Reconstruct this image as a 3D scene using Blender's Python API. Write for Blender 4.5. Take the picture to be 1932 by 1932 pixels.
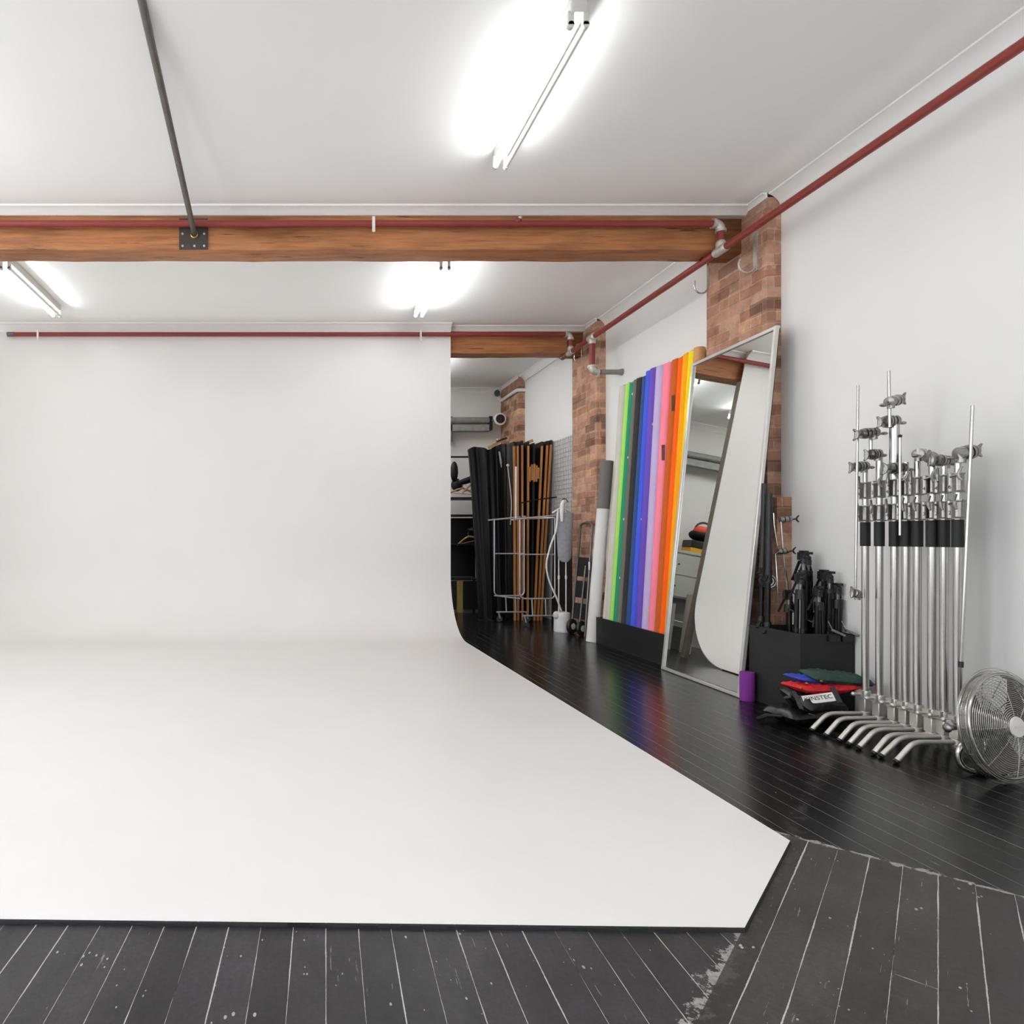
import bpy, math, random
from mathutils import Vector, Matrix
random.seed(7)
for o in list(bpy.data.objects): bpy.data.objects.remove(o, do_unlink=True)
scene = bpy.context.scene
COL = scene.collection
PI = math.pi

# ------------------------------------------------------------------ camera, world, exposure
F, CX, CY, CAMZ = 1210.0, 560.0, 1016.0, 1.1
cam = bpy.data.cameras.new('camera'); cam_o = bpy.data.objects.new('camera', cam); COL.objects.link(cam_o)
cam_o.location = (0, 0, CAMZ); cam_o.rotation_euler = (PI/2, 0, 0)
cam.sensor_width = 36; cam.sensor_fit = 'HORIZONTAL'; cam.lens = F/1932*36
cam.shift_x = (966-CX)/1932; cam.shift_y = (CY-966)/1932
cam.clip_start = .05; cam.clip_end = 60
scene.camera = cam_o
w = bpy.data.worlds.new('world'); scene.world = w; w.use_nodes = True
vs = scene.view_settings
vs.view_transform = 'Standard'; vs.look = 'None'; vs.gamma = 1; vs.use_curve_mapping = False
vs.exposure = 0.45
TUBE_POWER = 31.0
SKY = 3.5
w.node_tree.nodes['Background'].inputs[0].default_value = (.955, 1.0, 1.06, 1)
w.node_tree.nodes['Background'].inputs[1].default_value = SKY
# the room's windows, behind the camera and on the left wall: (wall, centre along the wall, width)
WIN_Z0, WIN_Z1 = .85, 3.15
WINDOWS = [('front', -2.9, 2.1), ('front', 1.5, 2.1), ('left', -2.6, 2.3), ('left', .2, 2.3), ('left', 3.0, 2.3)]
for wl, cc, ww in WINDOWS:
    la = bpy.data.lights.new('window_portal', 'AREA'); la.shape = 'RECTANGLE'; la.size = ww; la.size_y = WIN_Z1-WIN_Z0
    la.cycles.is_portal = True
    lo = bpy.data.objects.new('window_portal', la); COL.objects.link(lo)
    if wl == 'front': lo.location = (cc, -4.1, (WIN_Z0+WIN_Z1)/2); lo.rotation_euler = (PI/2, 0, 0)
    else: lo.location = (-4.6, cc, (WIN_Z0+WIN_Z1)/2); lo.rotation_euler = (PI/2, 0, -PI/2)
    if wl == 'front': lo.rotation_euler = (-PI/2, 0, PI)
scene.cycles.use_denoising = True
scene.cycles.max_bounces = 12; scene.cycles.diffuse_bounces = 8; scene.cycles.glossy_bounces = 6
scene.cycles.caustics_reflective = False; scene.cycles.caustics_refractive = False
scene.cycles.sample_clamp_indirect = 8

def lin(c):
    return tuple(((v/255)/12.92 if v/255 <= .04045 else ((v/255+.055)/1.055)**2.4) for v in c)
def px(x, y, Y):
    "point at depth Y that the photograph shows at pixel x, y"
    return Vector(((x-CX)/F*Y, Y, CAMZ+(CY-y)/F*Y))

# ------------------------------------------------------------------ materials
M = {}
def new_mat(name):
    m = bpy.data.materials.new(name); m.use_nodes = True
    nt = m.node_tree
    return m, nt, nt.nodes['Principled BSDF'], nt.nodes, nt.links
def noise(nt, vec, scale, detail=4, rough=.5):
    n = nt.nodes.new('ShaderNodeTexNoise'); n.inputs['Scale'].default_value = scale
    n.inputs['Detail'].default_value = detail; n.inputs['Roughness'].default_value = rough
    if vec is not None: nt.links.new(vec, n.inputs['Vector'])
    return n.outputs['Fac']
def ramp(nt, fac, stops):
    r = nt.nodes.new('ShaderNodeValToRGB'); nt.links.new(fac, r.inputs[0])
    e = r.color_ramp.elements
    while len(e) < len(stops): e.new(.5)
    for k, (p, c) in enumerate(stops):
        e[k].position = p; e[k].color = (*c, 1) if len(c) == 3 else c
    return r.outputs[0]
def math_n(nt, op, a, b=None, c=None, clamp=False):
    n = nt.nodes.new('ShaderNodeMath'); n.operation = op; n.use_clamp = clamp
    for k, v in enumerate((a, b, c)):
        if v is None: continue
        if isinstance(v, (int, float)): n.inputs[k].default_value = v
        else: nt.links.new(v, n.inputs[k])
    return n.outputs[0]
def mixc(nt, fac, a, b, mode='MIX'):
    n = nt.nodes.new('ShaderNodeMix'); n.data_type = 'RGBA'; n.blend_type = mode
    for sock, v in ((n.inputs[0], fac), (n.inputs[6], a), (n.inputs[7], b)):
        if isinstance(v, (int, float)): sock.default_value = v
        elif isinstance(v, tuple): sock.default_value = (*v, 1) if len(v) == 3 else v
        else: nt.links.new(v, sock)
    return n.outputs[2]
def position(nt):
    return nt.nodes.new('ShaderNodeNewGeometry').outputs['Position']
def mapping(nt, vec, scale=(1,1,1), rot=(0,0,0)):
    n = nt.nodes.new('ShaderNodeMapping'); nt.links.new(vec, n.inputs[0])
    n.inputs['Scale'].default_value = scale; n.inputs['Rotation'].default_value = rot
    return n.outputs[0]
def bump(nt, h, b, strength=.3, dist=.01):
    n = nt.nodes.new('ShaderNodeBump'); n.inputs['Strength'].default_value = strength; n.inputs['Distance'].default_value = dist
    nt.links.new(h, n.inputs['Height']); nt.links.new(n.outputs[0], b.inputs['Normal'])

def plain(name, rgb, rough=.6, metal=0, spec=.5, vary=.06, nscale=14, bmp=0):
    m, nt, b, N, L = new_mat(name)
    c = lin(rgb)
    fac = noise(nt, position(nt), nscale)
    dark = tuple(v*(1-vary) for v in c); light = tuple(min(1, v*(1+vary)) for v in c)
    L.new(ramp(nt, fac, [(.3, dark), (.7, light)]), b.inputs['Base Color'])
    b.inputs['Roughness'].default_value = rough; b.inputs['Metallic'].default_value = metal
    b.inputs['Specular IOR Level'].default_value = spec
    if bmp: bump(nt, noise(nt, position(nt), nscale*6), b, bmp, .004)
    M[name] = m; return m

plain('wall_white', (232, 231, 228), .75, vary=.015, nscale=1.5, spec=.3, bmp=.05)
plain('ceiling_white', (247, 246, 244), .85, vary=.01, nscale=1, spec=.2)
plain('trim_white', (238, 237, 234), .5, vary=.01)
plain('cyc_white', (229, 227, 224), .42, vary=.012, nscale=2.2, spec=.35)
plain('cyc_edge_black', (22, 22, 24), .7, vary=.4, nscale=40)
plain('cyc_frame_grey', (186, 184, 172), .8, vary=.1)
plain('black_board', (17, 18, 20), .5, vary=.15)
plain('black_box', (38, 38, 37), .62, vary=.1, spec=.35)
plain('black_plastic', (20, 20, 21), .42, vary=.2)
plain('black_metal', (26, 26, 28), .35, metal=.6, vary=.2)
plain('black_cloth', (13, 13, 17), .5, vary=.4, nscale=30, bmp=.2, spec=.35)
plain('black_vinyl', (14, 15, 16), .3, vary=.3, nscale=20, bmp=.15, spec=.6)
plain('black_tape', (14, 14, 14), .6, vary=.2)
plain('chrome', (186, 184, 180), .2, metal=1, vary=.03)
plain('cast_silver', (150, 147, 143), .34, metal=1, vary=.12, nscale=60)
plain('cast_light', (206, 202, 195), .4, metal=.7, vary=.06, nscale=40)
plain('rack_chrome', (200, 198, 200), .3, metal=.55, vary=.04)
plain('steel_grey', (118, 117, 113), .35, metal=.85, vary=.15, nscale=20)
plain('galvanised', (196, 192, 182), .45, metal=.55, vary=.12, nscale=40)
plain('pipe_red', (136, 52, 45), .42, vary=.08, spec=.45)
plain('plate_grey', (74, 67, 62), .6, metal=.4, vary=.2)
plain('rod_grey', (108, 104, 99), .45, metal=.5, vary=.15)
plain('silver_frame', (214, 212, 207), .3, metal=.6, vary=.03)
plain('white_plastic', (232, 231, 230), .4, vary=.02)
plain('unlit_tube', (226, 226, 222), .3, vary=.02)
plain('batten_enamel', (205, 202, 196), .5, vary=.03)
plain('grey_cloth', (158, 159, 164), .8, vary=.1, nscale=30, bmp=.2)
plain('grey_pipe', (140, 140, 136), .5, metal=.3, vary=.15)
plain('hanger_wood', (196, 146, 92), .5, vary=.15, nscale=30)
plain('purple_foam', (126, 44, 140), .85, vary=.06)
plain('red_cloth', (205, 30, 36), .7, vary=.12, nscale=20, bmp=.2)
plain('blue_cloth', (48, 68, 176), .7, vary=.12, nscale=20, bmp=.2)
plain('green_cloth', (38, 66, 56), .75, vary=.15, nscale=20, bmp=.2)
plain('brass', (186, 150, 84), .35, metal=1, vary=.1)
plain('label_white', (222, 218, 214), .6, vary=.02)
plain('ink_dark', (58, 56, 58), .7, vary=.1)
plain('gold_card', (168, 140, 74), .6, vary=.1)
plain('cabinet_white', (206, 208, 200), .5, vary=.02)
plain('tool_orange', (226, 84, 50), .5, vary=.08)
plain('tool_yellow', (206, 150, 20), .5, vary=.08)
plain('clear_plastic', (150, 160, 160), .25, vary=.1)
plain('wire_grey', (150, 148, 146), .4, metal=.5, vary=.1)
plain('clip_white', (245, 245, 242), .5, vary=.02)
plain('clip_yellow', (206, 214, 70), .5, vary=.05)
plain('thread_gold', (156, 116, 60), .5, vary=.1)
plain('brown_tape', (90, 46, 20), .6, vary=.2)
plain('cork', (205, 150, 96), .7, vary=.08)
PAPER = dict(beige=(205, 199, 190), cream=(214, 207, 196), lime=(168, 226, 102), green=(44, 148, 108), grey=(116, 112, 104), charcoal=(56, 54, 52),
             navy=(50, 82, 138), blue=(70, 96, 222), purple=(110, 80, 184), lavender=(196, 182, 222), pink=(255, 140, 162), rust=(200, 98, 38),
             orange=(255, 104, 14), amber=(255, 172, 16), yellow=(255, 226, 26), white=(224, 222, 219), ashgrey=(112, 109, 106), rose=(214, 70, 96))
for k, v in PAPER.items(): plain('paper_'+k, v, .75, vary=.03, nscale=9, spec=.25)

def emission_mat(name, strength):
    m, nt, b, N, L = new_mat(name)
    b.inputs['Base Color'].default_value = (.9, .9, .9, 1)
    b.inputs['Emission Color'].default_value = (.975, 1, 1.025, 1)
    b.inputs['Emission Strength'].default_value = strength
    M[name] = m
emission_mat('lit_tube', TUBE_POWER)

def mirror_mat():
    m, nt, b, N, L = new_mat('mirror_glass')
    b.inputs['Base Color'].default_value = (.86, .885, .855, 1); b.inputs['Metallic'].default_value = 1
    b.inputs['Roughness'].default_value = .005
    M['mirror_glass'] = m
mirror_mat()

def brick_mat():
    m, nt, b, N, L = new_mat('brick')
    p = position(nt)
    sep = N.new('ShaderNodeSeparateXYZ'); L.new(p, sep.inputs[0])
    u = math_n(nt, 'ADD', sep.outputs[0], sep.outputs[1])
    wob = noise(nt, p, 5, 2)
    cb = N.new('ShaderNodeCombineXYZ')
    L.new(math_n(nt, 'ADD', u, math_n(nt, 'MULTIPLY', wob, .03)), cb.inputs[0])
    L.new(math_n(nt, 'ADD', sep.outputs[2], math_n(nt, 'MULTIPLY', wob, .034)), cb.inputs[1])
    t = N.new('ShaderNodeTexBrick'); L.new(cb.outputs[0], t.inputs['Vector'])
    t.inputs['Scale'].default_value = 1; t.inputs['Brick Width'].default_value = .235; t.inputs['Row Height'].default_value = .083
    t.inputs['Mortar Size'].default_value = .0055; t.inputs['Mortar Smooth'].default_value = .6; t.inputs['Bias'].default_value = -.1
    t.inputs['Color1'].default_value = (*lin((190, 152, 130)), 1); t.inputs['Color2'].default_value = (*lin((154, 108, 88)), 1)
    t.inputs['Mortar'].default_value = (*lin((186, 160, 138)), 1)
    # single odd bricks: darker burnt ones and paler ones, by cell
    cell = N.new('ShaderNodeTexWhiteNoise'); cell.noise_dimensions = '2D'
    row = math_n(nt, 'FLOOR', math_n(nt, 'DIVIDE', sep.outputs[2], .083))
    sh = math_n(nt, 'MULTIPLY', math_n(nt, 'MODULO', row, 2), .1175)
    colu = math_n(nt, 'FLOOR', math_n(nt, 'DIVIDE', math_n(nt, 'ADD', u, sh), .235))
    c2 = N.new('ShaderNodeCombineXYZ'); L.new(row, c2.inputs[0]); L.new(colu, c2.inputs[1]); L.new(c2.outputs[0], cell.inputs['Vector'])
    tint = ramp(nt, cell.outputs['Value'], [(0, (.5, .47, .46)), (.1, (.72, .7, .68)), (.2, (1, 1, 1)), (.7, (1.0, .97, .94)), (1, (1.25, 1.22, 1.12))])
    col = mixc(nt, 1.0, t.outputs['Color'], tint, 'MULTIPLY')
    blot = ramp(nt, noise(nt, p, 9, 6, .65), [(.28, (.52, .46, .41)), (.5, (1, 1, 1)), (.72, (1.3, 1.26, 1.2))])
    col = mixc(nt, .8, col, blot, 'MULTIPLY')
    smear = ramp(nt, noise(nt, p, 6.5, 6, .7), [(.62, (0, 0, 0)), (.72, (1, 1, 1))])
    col = mixc(nt, math_n(nt, 'MULTIPLY', smear, .6), col, lin((214, 202, 190)))
    L.new(col, b.inputs['Base Color']); b.inputs['Roughness'].default_value = .85; b.inputs['Specular IOR Level'].default_value = .25
    h = math_n(nt, 'SUBTRACT', noise(nt, p, 60, 4), math_n(nt, 'MULTIPLY', t.outputs['Fac'], 1.4))
    bump(nt, h, b, .55, .008)
    M['brick'] = m
brick_mat()

def timber_mat(name, c_dark, c_mid, c_light):
    m, nt, b, N, L = new_mat(name)
    p = position(nt)
    grain = noise(nt, mapping(nt, p, (1.1, 10, 22)), 2.2, 8, .65)
    col = ramp(nt, grain, [(.2, lin(c_dark)), (.45, lin(c_mid)), (.65, lin(c_light)), (.85, lin(c_mid))])
    big = ramp(nt, noise(nt, mapping(nt, p, (.7, 2, 4)), 1.6, 4, .6), [(.3, (.55, .47, .42)), (.5, (1, 1, 1)), (.72, (1.25, 1.2, 1.18))])
    col = mixc(nt, .9, col, big, 'MULTIPLY')
    crack = ramp(nt, noise(nt, mapping(nt, p, (1.6, 20, 34)), 1.4, 5, .6), [(.335, (1, 1, 1)), (.375, (0, 0, 0))])
    col = mixc(nt, math_n(nt, 'MULTIPLY', crack, .75), col, lin((52, 30, 18)))
    pale = ramp(nt, noise(nt, mapping(nt, p, (1, 5, 7)), 3, 6, .7), [(.64, (0, 0, 0)), (.74, (1, 1, 1))])
    col = mixc(nt, math_n(nt, 'MULTIPLY', pale, .3), col, lin((196, 158, 128)))
    L.new(col, b.inputs['Base Color']); b.inputs['Roughness'].default_value = .55; b.inputs['Specular IOR Level'].default_value = .3
    bump(nt, grain, b, .35, .01)
    M[name] = m
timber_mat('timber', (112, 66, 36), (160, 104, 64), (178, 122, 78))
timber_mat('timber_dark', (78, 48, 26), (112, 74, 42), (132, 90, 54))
def ply_mat():
    m, nt, b, N, L = new_mat('edge_pine')
    g = noise(nt, mapping(nt, position(nt), (30, 6, .8)), 2, 5)
    L.new(ramp(nt, g, [(.3, lin((160, 100, 52))), (.6, lin((198, 136, 78)))]), b.inputs['Base Color'])
    b.inputs['Roughness'].default_value = .6; M['edge_pine'] = m
ply_mat()

def floor_mat(name, angle, width, wear, base, rough, spec=.42):
    "black painted boards running along the direction at `angle` from +X, worn pale at the joints"
    m, nt, b, N, L = new_mat(name)
    p = position(nt)
    r = mapping(nt, p, (1, 1, 1), (0, 0, -angle))           # x along the boards, y across
    sep = N.new('ShaderNodeSeparateXYZ'); L.new(r, sep.inputs[0])
    wig = math_n(nt, 'MULTIPLY', math_n(nt, 'SUBTRACT', noise(nt, mapping(nt, r, (3, .3, 1)), 2, 3), .5), .0035)
    v = math_n(nt, 'DIVIDE', math_n(nt, 'ADD', sep.outputs[1], wig), width)
    cell = math_n(nt, 'FLOOR', v); fr = math_n(nt, 'FRACT', v)
    d = math_n(nt, 'MULTIPLY', math_n(nt, 'MINIMUM', fr, math_n(nt, 'SUBTRACT', 1, fr)), width)    # metres to the joint
    wn = N.new('ShaderNodeTexWhiteNoise'); wn.noise_dimensions = '1D'; L.new(cell, wn.inputs['W'])
    off = math_n(nt, 'MULTIPLY', wn.outputs['Value'], 5.3)
    al = math_n(nt, 'FRACT', math_n(nt, 'DIVIDE', math_n(nt, 'ADD', sep.outputs[0], off), 5.3))
    de = math_n(nt, 'MULTIPLY', math_n(nt, 'MINIMUM', al, math_n(nt, 'SUBTRACT', 1, al)), 5.3)
    dist = math_n(nt, 'MINIMUM', d, de)
    groove = math_n(nt, 'LESS_THAN', dist, .0014)
    # pale worn line at the joint: width varies along the joint
    wearn = noise(nt, mapping(nt, r, (1.2, 9, 1)), 1.7, 6, .68)
    fine = noise(nt, r, 90, 3, .6)
    thr = math_n(nt, 'MULTIPLY', math_n(nt, 'SUBTRACT', wearn, .36), .0078*wear)
    thr = math_n(nt, 'MULTIPLY', thr, math_n(nt, 'ADD', .45, fine))
    line = math_n(nt, 'LESS_THAN', dist, thr)
    # scuffs and flecks
    vor = N.new('ShaderNodeTexVoronoi'); vor.inputs['Scale'].default_value = 48; L.new(mapping(nt, r, (.55, 1, 1)), vor.inputs['Vector'])
    sz = noise(nt, r, 7, 3)
    fleck = math_n(nt, 'LESS_THAN', vor.outputs['Distance'], math_n(nt, 'MULTIPLY', math_n(nt, 'SUBTRACT', sz, .475), .95*wear))
    scr = noise(nt, mapping(nt, r, (2.2, 40, 1), (0, 0, .5)), 2.4, 5, .7)
    scr2 = math_n(nt, 'MULTIPLY', math_n(nt, 'GREATER_THAN', scr, .69 - .025*wear), math_n(nt, 'GREATER_THAN', noise(nt, r, 1.7, 2), .49))
    haze = ramp(nt, noise(nt, r, 3.2, 7, .68), [(.35, (0, 0, 0)), (.75, (1, 1, 1))])
    grit = ramp(nt, noise(nt, r, 70, 5, .7), [(.3, (.72, .72, .72)), (.7, (1.35, 1.35, 1.35))])
    tint = math_n(nt, 'ADD', .75, math_n(nt, 'MULTIPLY', wn.outputs['Value'], .5))
    c0 = lin(base); c1 = lin(tuple(min(255, k*1.45+4) for k in base))
    col = mixc(nt, math_n(nt, 'MULTIPLY', haze, min(1, .25+wear)), c0, c1)
    tc = N.new('ShaderNodeCombineXYZ')
    for k in range(3): L.new(tint, tc.inputs[k])
    col = mixc(nt, 1.0, col, tc.outputs[0], 'MULTIPLY'); col = mixc(nt, 1.0, col, grit, 'MULTIPLY')
    pale = lin((198, 194, 190))
    # worn paint along the two seams where the board directions meet
    sp = N.new('ShaderNodeSeparateXYZ'); L.new(p, sp.inputs[0])
    s1 = math_n(nt, 'ABSOLUTE', math_n(nt, 'ADD', math_n(nt, 'SUBTRACT', sp.outputs[0], sp.outputs[1]), .552))
    s2 = math_n(nt, 'ABSOLUTE', math_n(nt, 'SUBTRACT', math_n(nt, 'ADD', sp.outputs[0], sp.outputs[1]), 4.2))
    rag = noise(nt, p, 14, 7, .75)
    w1 = math_n(nt, 'LESS_THAN', s1, math_n(nt, 'MULTIPLY', math_n(nt, 'SUBTRACT', rag, .47), .42))
    w2 = math_n(nt, 'LESS_THAN', s2, math_n(nt, 'MULTIPLY', math_n(nt, 'SUBTRACT', rag, .46), .2))
    seam = math_n(nt, 'MAXIMUM', w1 if name == 'floor_boards_front' else math_n(nt, 'MULTIPLY', w1, .12), w2)
    seam = math_n(nt, 'MULTIPLY', seam, noise(nt, p, 70, 3, .7))
    col = mixc(nt, math_n(nt, 'MULTIPLY', seam, .9), col, pale)
    col = mixc(nt, math_n(nt, 'MULTIPLY', fleck, .6), col, pale)
    col = mixc(nt, math_n(nt, 'MULTIPLY', scr2, .4), col, pale)
    col = mixc(nt, math_n(nt, 'MULTIPLY', line, min(1, .30+.62*wear)), col, pale)
    dark = math_n(nt, 'MULTIPLY', groove, math_n(nt, 'SUBTRACT', 1, math_n(nt, 'MULTIPLY', line, .8)))
    col = mixc(nt, math_n(nt, 'MULTIPLY', dark, .85), col, lin((8, 8, 8)))
    L.new(col, b.inputs['Base Color'])
    rg = math_n(nt, 'ADD', rough, math_n(nt, 'MULTIPLY', noise(nt, mapping(nt, r, (1, 4, 1)), 5, 5, .65), .22 if wear > .8 else .12))
    L.new(rg, b.inputs['Roughness'])
    b.inputs['Specular IOR Level'].default_value = spec
    h = math_n(nt, 'SUBTRACT', math_n(nt, 'MULTIPLY', noise(nt, mapping(nt, r, (2, 14, 1)), 5, 4), .35), groove)
    bump(nt, h, b, .4 if wear > .8 else .3, .003)
    M[name] = m
floor_mat('floor_boards_front', PI/2-math.radians(2.6), .0915, 1.0, (36, 35, 37), .30)
floor_mat('floor_boards_diagonal', PI/4, .0835, 1.05, (44, 41, 41), .32)
floor_mat('floor_boards_rear', PI/2, .092, .5, (12, 12, 13), .17, .38)

# ------------------------------------------------------------------ mesh helpers
class MB:
    def __init__(s): s.v = []; s.f = []; s.sm = []
    def add(s, vs, fs, smooth=False):
        b = len(s.v); s.v += [Vector(v) for v in vs]
        for f in fs: s.f.append([i+b for i in f]); s.sm.append(smooth)
        return s
    def box(s, mn, mx, mat=None):
        x0, y0, z0 = mn; x1, y1, z1 = mx
        vs = [(x0,y0,z0),(x1,y0,z0),(x1,y1,z0),(x0,y1,z0),(x0,y0,z1),(x1,y0,z1),(x1,y1,z1),(x0,y1,z1)]
        if mat is not None: vs = [mat @ Vector(v) for v in vs]
        return s.add(vs, [(3,2,1,0),(4,5,6,7),(0,1,5,4),(1,2,6,5),(2,3,7,6),(3,0,4,7)])
    def bar(s, a, b, wx, wy, up=(0,0,1)):
        "rectangular bar from a to b"
        a, b = Vector(a), Vector(b); d = (b-a).normalized(); up = Vector(up)
        if abs(d.dot(up)) > .95: up = Vector((0,1,0))
        x = d.cross(up).normalized(); y = x.cross(d)
        q = [(-1,-1),(1,-1),(1,1),(-1,1)]
        vs = [a+x*i*wx/2+y*j*wy/2 for i, j in q]+[b+x*i*wx/2+y*j*wy/2 for i, j in q]
        return s.add(vs, [(3,2,1,0),(4,5,6,7),(0,1,5,4),(1,2,6,5),(2,3,7,6),(3,0,4,7)])
    def tube(s, pts, r, n=12, closed=False, cap=True):
        pts = [Vector(p) for p in pts]; N = len(pts)
        rs = r if isinstance(r, (list, tuple)) else [r]*N
        rings = []; up = None
        for i, p in enumerate(pts):
            if closed: d = pts[(i+1) % N]-pts[i-1]
            else: d = pts[min(i+1, N-1)]-pts[max(i-1, 0)]
            d.normalize()
            if up is None:
                up = Vector((0,0,1)) if abs(d.z) < .9 else Vector((0,1,0))
            x = d.cross(up)
            if x.length < 1e-4: x = d.orthogonal()
            x.normalize(); up = x.cross(d).normalized()
            rings.append([p+(x*math.cos(2*PI*k/n)+up*math.sin(2*PI*k/n))*rs[i] for k in range(n)])
        b = len(s.v)
        for rg in rings: s.v += rg
        for i in range(N if closed else N-1):
            j = (i+1) % N
            for k in range(n):
                s.f.append([b+i*n+k, b+i*n+(k+1) % n, b+j*n+(k+1) % n, b+j*n+k]); s.sm.append(True)
        if cap and not closed:
            for rg, rev in ((rings[0], True), (rings[-1], False)):
                idx = list(range(n)); 
                s.add(rg, [idx[::-1] if rev else idx])
        return s
    def cyl(s, a, b, r, r2=None, n=20): return s.tube([a, b], [r, r if r2 is None else r2], n)
    def lathe(s, prof, c, axis=(0,0,1), n=28):
        "profile of (radius, height) turned about axis at c"
        c = Vector(c); d = Vector(axis).normalized(); x = d.orthogonal().normalized(); y = d.cross(x)
        b = len(s.v)
        for r, h in prof:
            s.v += [c+d*h+(x*math.cos(2*PI*k/n)+y*math.sin(2*PI*k/n))*max(r, 1e-4) for k in range(n)]
        for i in range(len(prof)-1):
            for k in range(n):
                s.f.append([b+i*n+k, b+i*n+(k+1) % n, b+(i+1)*n+(k+1) % n, b+(i+1)*n+k]); s.sm.append(True)
        return s
    def ball(s, c, r, n=14, m=9, rot=None):
        rx, ry, rz = r if isinstance(r, (list, tuple)) else (r, r, r)
        c = Vector(c); b = len(s.v)
        for i in range(m+1):
            t = PI*i/m
            for k in range(n):
                q = Vector((rx*math.sin(t)*math.cos(2*PI*k/n), ry*math.sin(t)*math.sin(2*PI*k/n), rz*math.cos(t)))
                if rot is not None: q = rot @ q
                s.v.append(c+q)
        for i in range(m):
            for k in range(n):
                s.f.append([b+i*n+k, b+(i+1)*n+k, b+(i+1)*n+(k+1) % n, b+i*n+(k+1) % n]); s.sm.append(True)
        return s
    def extrude(s, poly, axis, a, b, smooth=False):
        "closed 2-D polygon extruded along axis 'X' (poly is y,z), 'Y' (x,z) or 'Z' (x,y) from a to b"
        f = {'X': lambda p, t: (t, p[0], p[1]), 'Y': lambda p, t: (p[0], t, p[1]), 'Z': lambda p, t: (p[0], p[1], t)}[axis]
        n = len(poly); vs = [f(p, a) for p in poly]+[f(p, b) for p in poly]
        fs = [[i, (i+1) % n, n+(i+1) % n, n+i] for i in range(n)]
        base = len(s.v); s.add(vs, fs, smooth); s.add(vs, [list(range(n))[::-1], list(range(n, 2*n))])
        return s
    def grid(s, fn, nu, nv, smooth=True):
        b = len(s.v)
        for i in range(nu+1):
            for j in range(nv+1): s.v.append(Vector(fn(i/nu, j/nv)))
        for i in range(nu):
            for j in range(nv):
                a = b+i*(nv+1)+j; s.f.append([a, a+nv+1, a+nv+2, a+1]); s.sm.append(smooth)
        return s
    def build(s, name, mat, parent=None, bevel=0, origin=None, mats=None, mi=None):
        o0 = Vector((0,0,0))
        if parent is not None:
            q = parent
            while q is not None: o0 += q.location; q = q.parent
        elif origin is not None: o0 = Vector(origin)
        me = bpy.data.meshes.new(name)
        me.from_pydata([v-o0 for v in s.v], [], s.f)
        for k, p in enumerate(me.polygons): p.use_smooth = s.sm[k]
        for mt in (mats or [mat]): me.materials.append(M[mt])
        if mi:
            for k, p in enumerate(me.polygons): p.material_index = mi[k]
        import bmesh as _b
        bm = _b.new(); bm.from_mesh(me)
        _b.ops.remove_doubles(bm, verts=bm.verts, dist=1e-6)
        _b.ops.recalc_face_normals(bm, faces=bm.faces); bm.to_mesh(me); bm.free()
        me.set_sharp_from_angle(angle=math.radians(38))
        o = bpy.data.objects.new(name, me); COL.objects.link(o)
        if parent is not None: o.parent = parent
        else: o.location = o0
        if bevel:
            md = o.modifiers.new('bevel', 'BEVEL'); md.width = bevel; md.segments = 2; md.limit_method = 'ANGLE'
        return o
def tag(o, label, cat, group=None):
    o['label'] = label; o['category'] = cat
    if group: o['group'] = group
    return o
def thing(name, label, cat, loc, group=None):
    o = bpy.data.objects.new(name, None); COL.objects.link(o); o.location = loc; o.empty_display_size = .05
    return tag(o, label, cat, group)
def struct(o): o['kind'] = 'structure'; return o
def dup(root, delta, label, group=None):
    r = root.copy(); COL.objects.link(r); r.location = Vector(root.location)+Vector(delta); r['label'] = label
    if group: r['group'] = group
    for ch in list(root.children):
        c = ch.copy(); COL.objects.link(c); c.parent = r
        for g in list(ch.children):
            d = g.copy(); COL.objects.link(d); d.parent = c
    return r
def arc(c, r, a0, a1, n, plane='XZ'):
    out = []
    for i in range(n+1):
        t = a0+(a1-a0)*i/n; u, v = r*math.cos(t), r*math.sin(t)
        out.append(Vector(c)+Vector({'XZ': (u, 0, v), 'YZ': (0, u, v), 'XY': (u, v, 0)}[plane]))
    return out
def text_mesh(body, name, mat, parent, size, mtx):
    cu = bpy.data.curves.new(name, 'FONT'); cu.body = body; cu.size = size; cu.align_x = 'CENTER'; cu.align_y = 'CENTER'; cu.extrude = .0006
    t = bpy.data.objects.new(name+'_curve', cu); COL.objects.link(t)
    me = bpy.data.meshes.new_from_object(t.evaluated_get(bpy.context.evaluated_depsgraph_get()))
    bpy.data.objects.remove(t)
    o0 = Vector((0,0,0)); q = parent
    while q is not None: o0 += q.location; q = q.parent
    me.transform(Matrix.Translation(-o0) @ mtx)
    me.materials.clear(); me.materials.append(M[mat])
    o = bpy.data.objects.new(name, me); COL.objects.link(o); o.parent = parent
    return o
def frame_mtx(origin, xdir, normal):
    x = Vector(xdir).normalized(); n = Vector(normal).normalized(); y = n.cross(x).normalized(); x = y.cross(n)
    m = Matrix((x, y, n)).transposed().to_4x4(); m.translation = Vector(origin); return m

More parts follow.
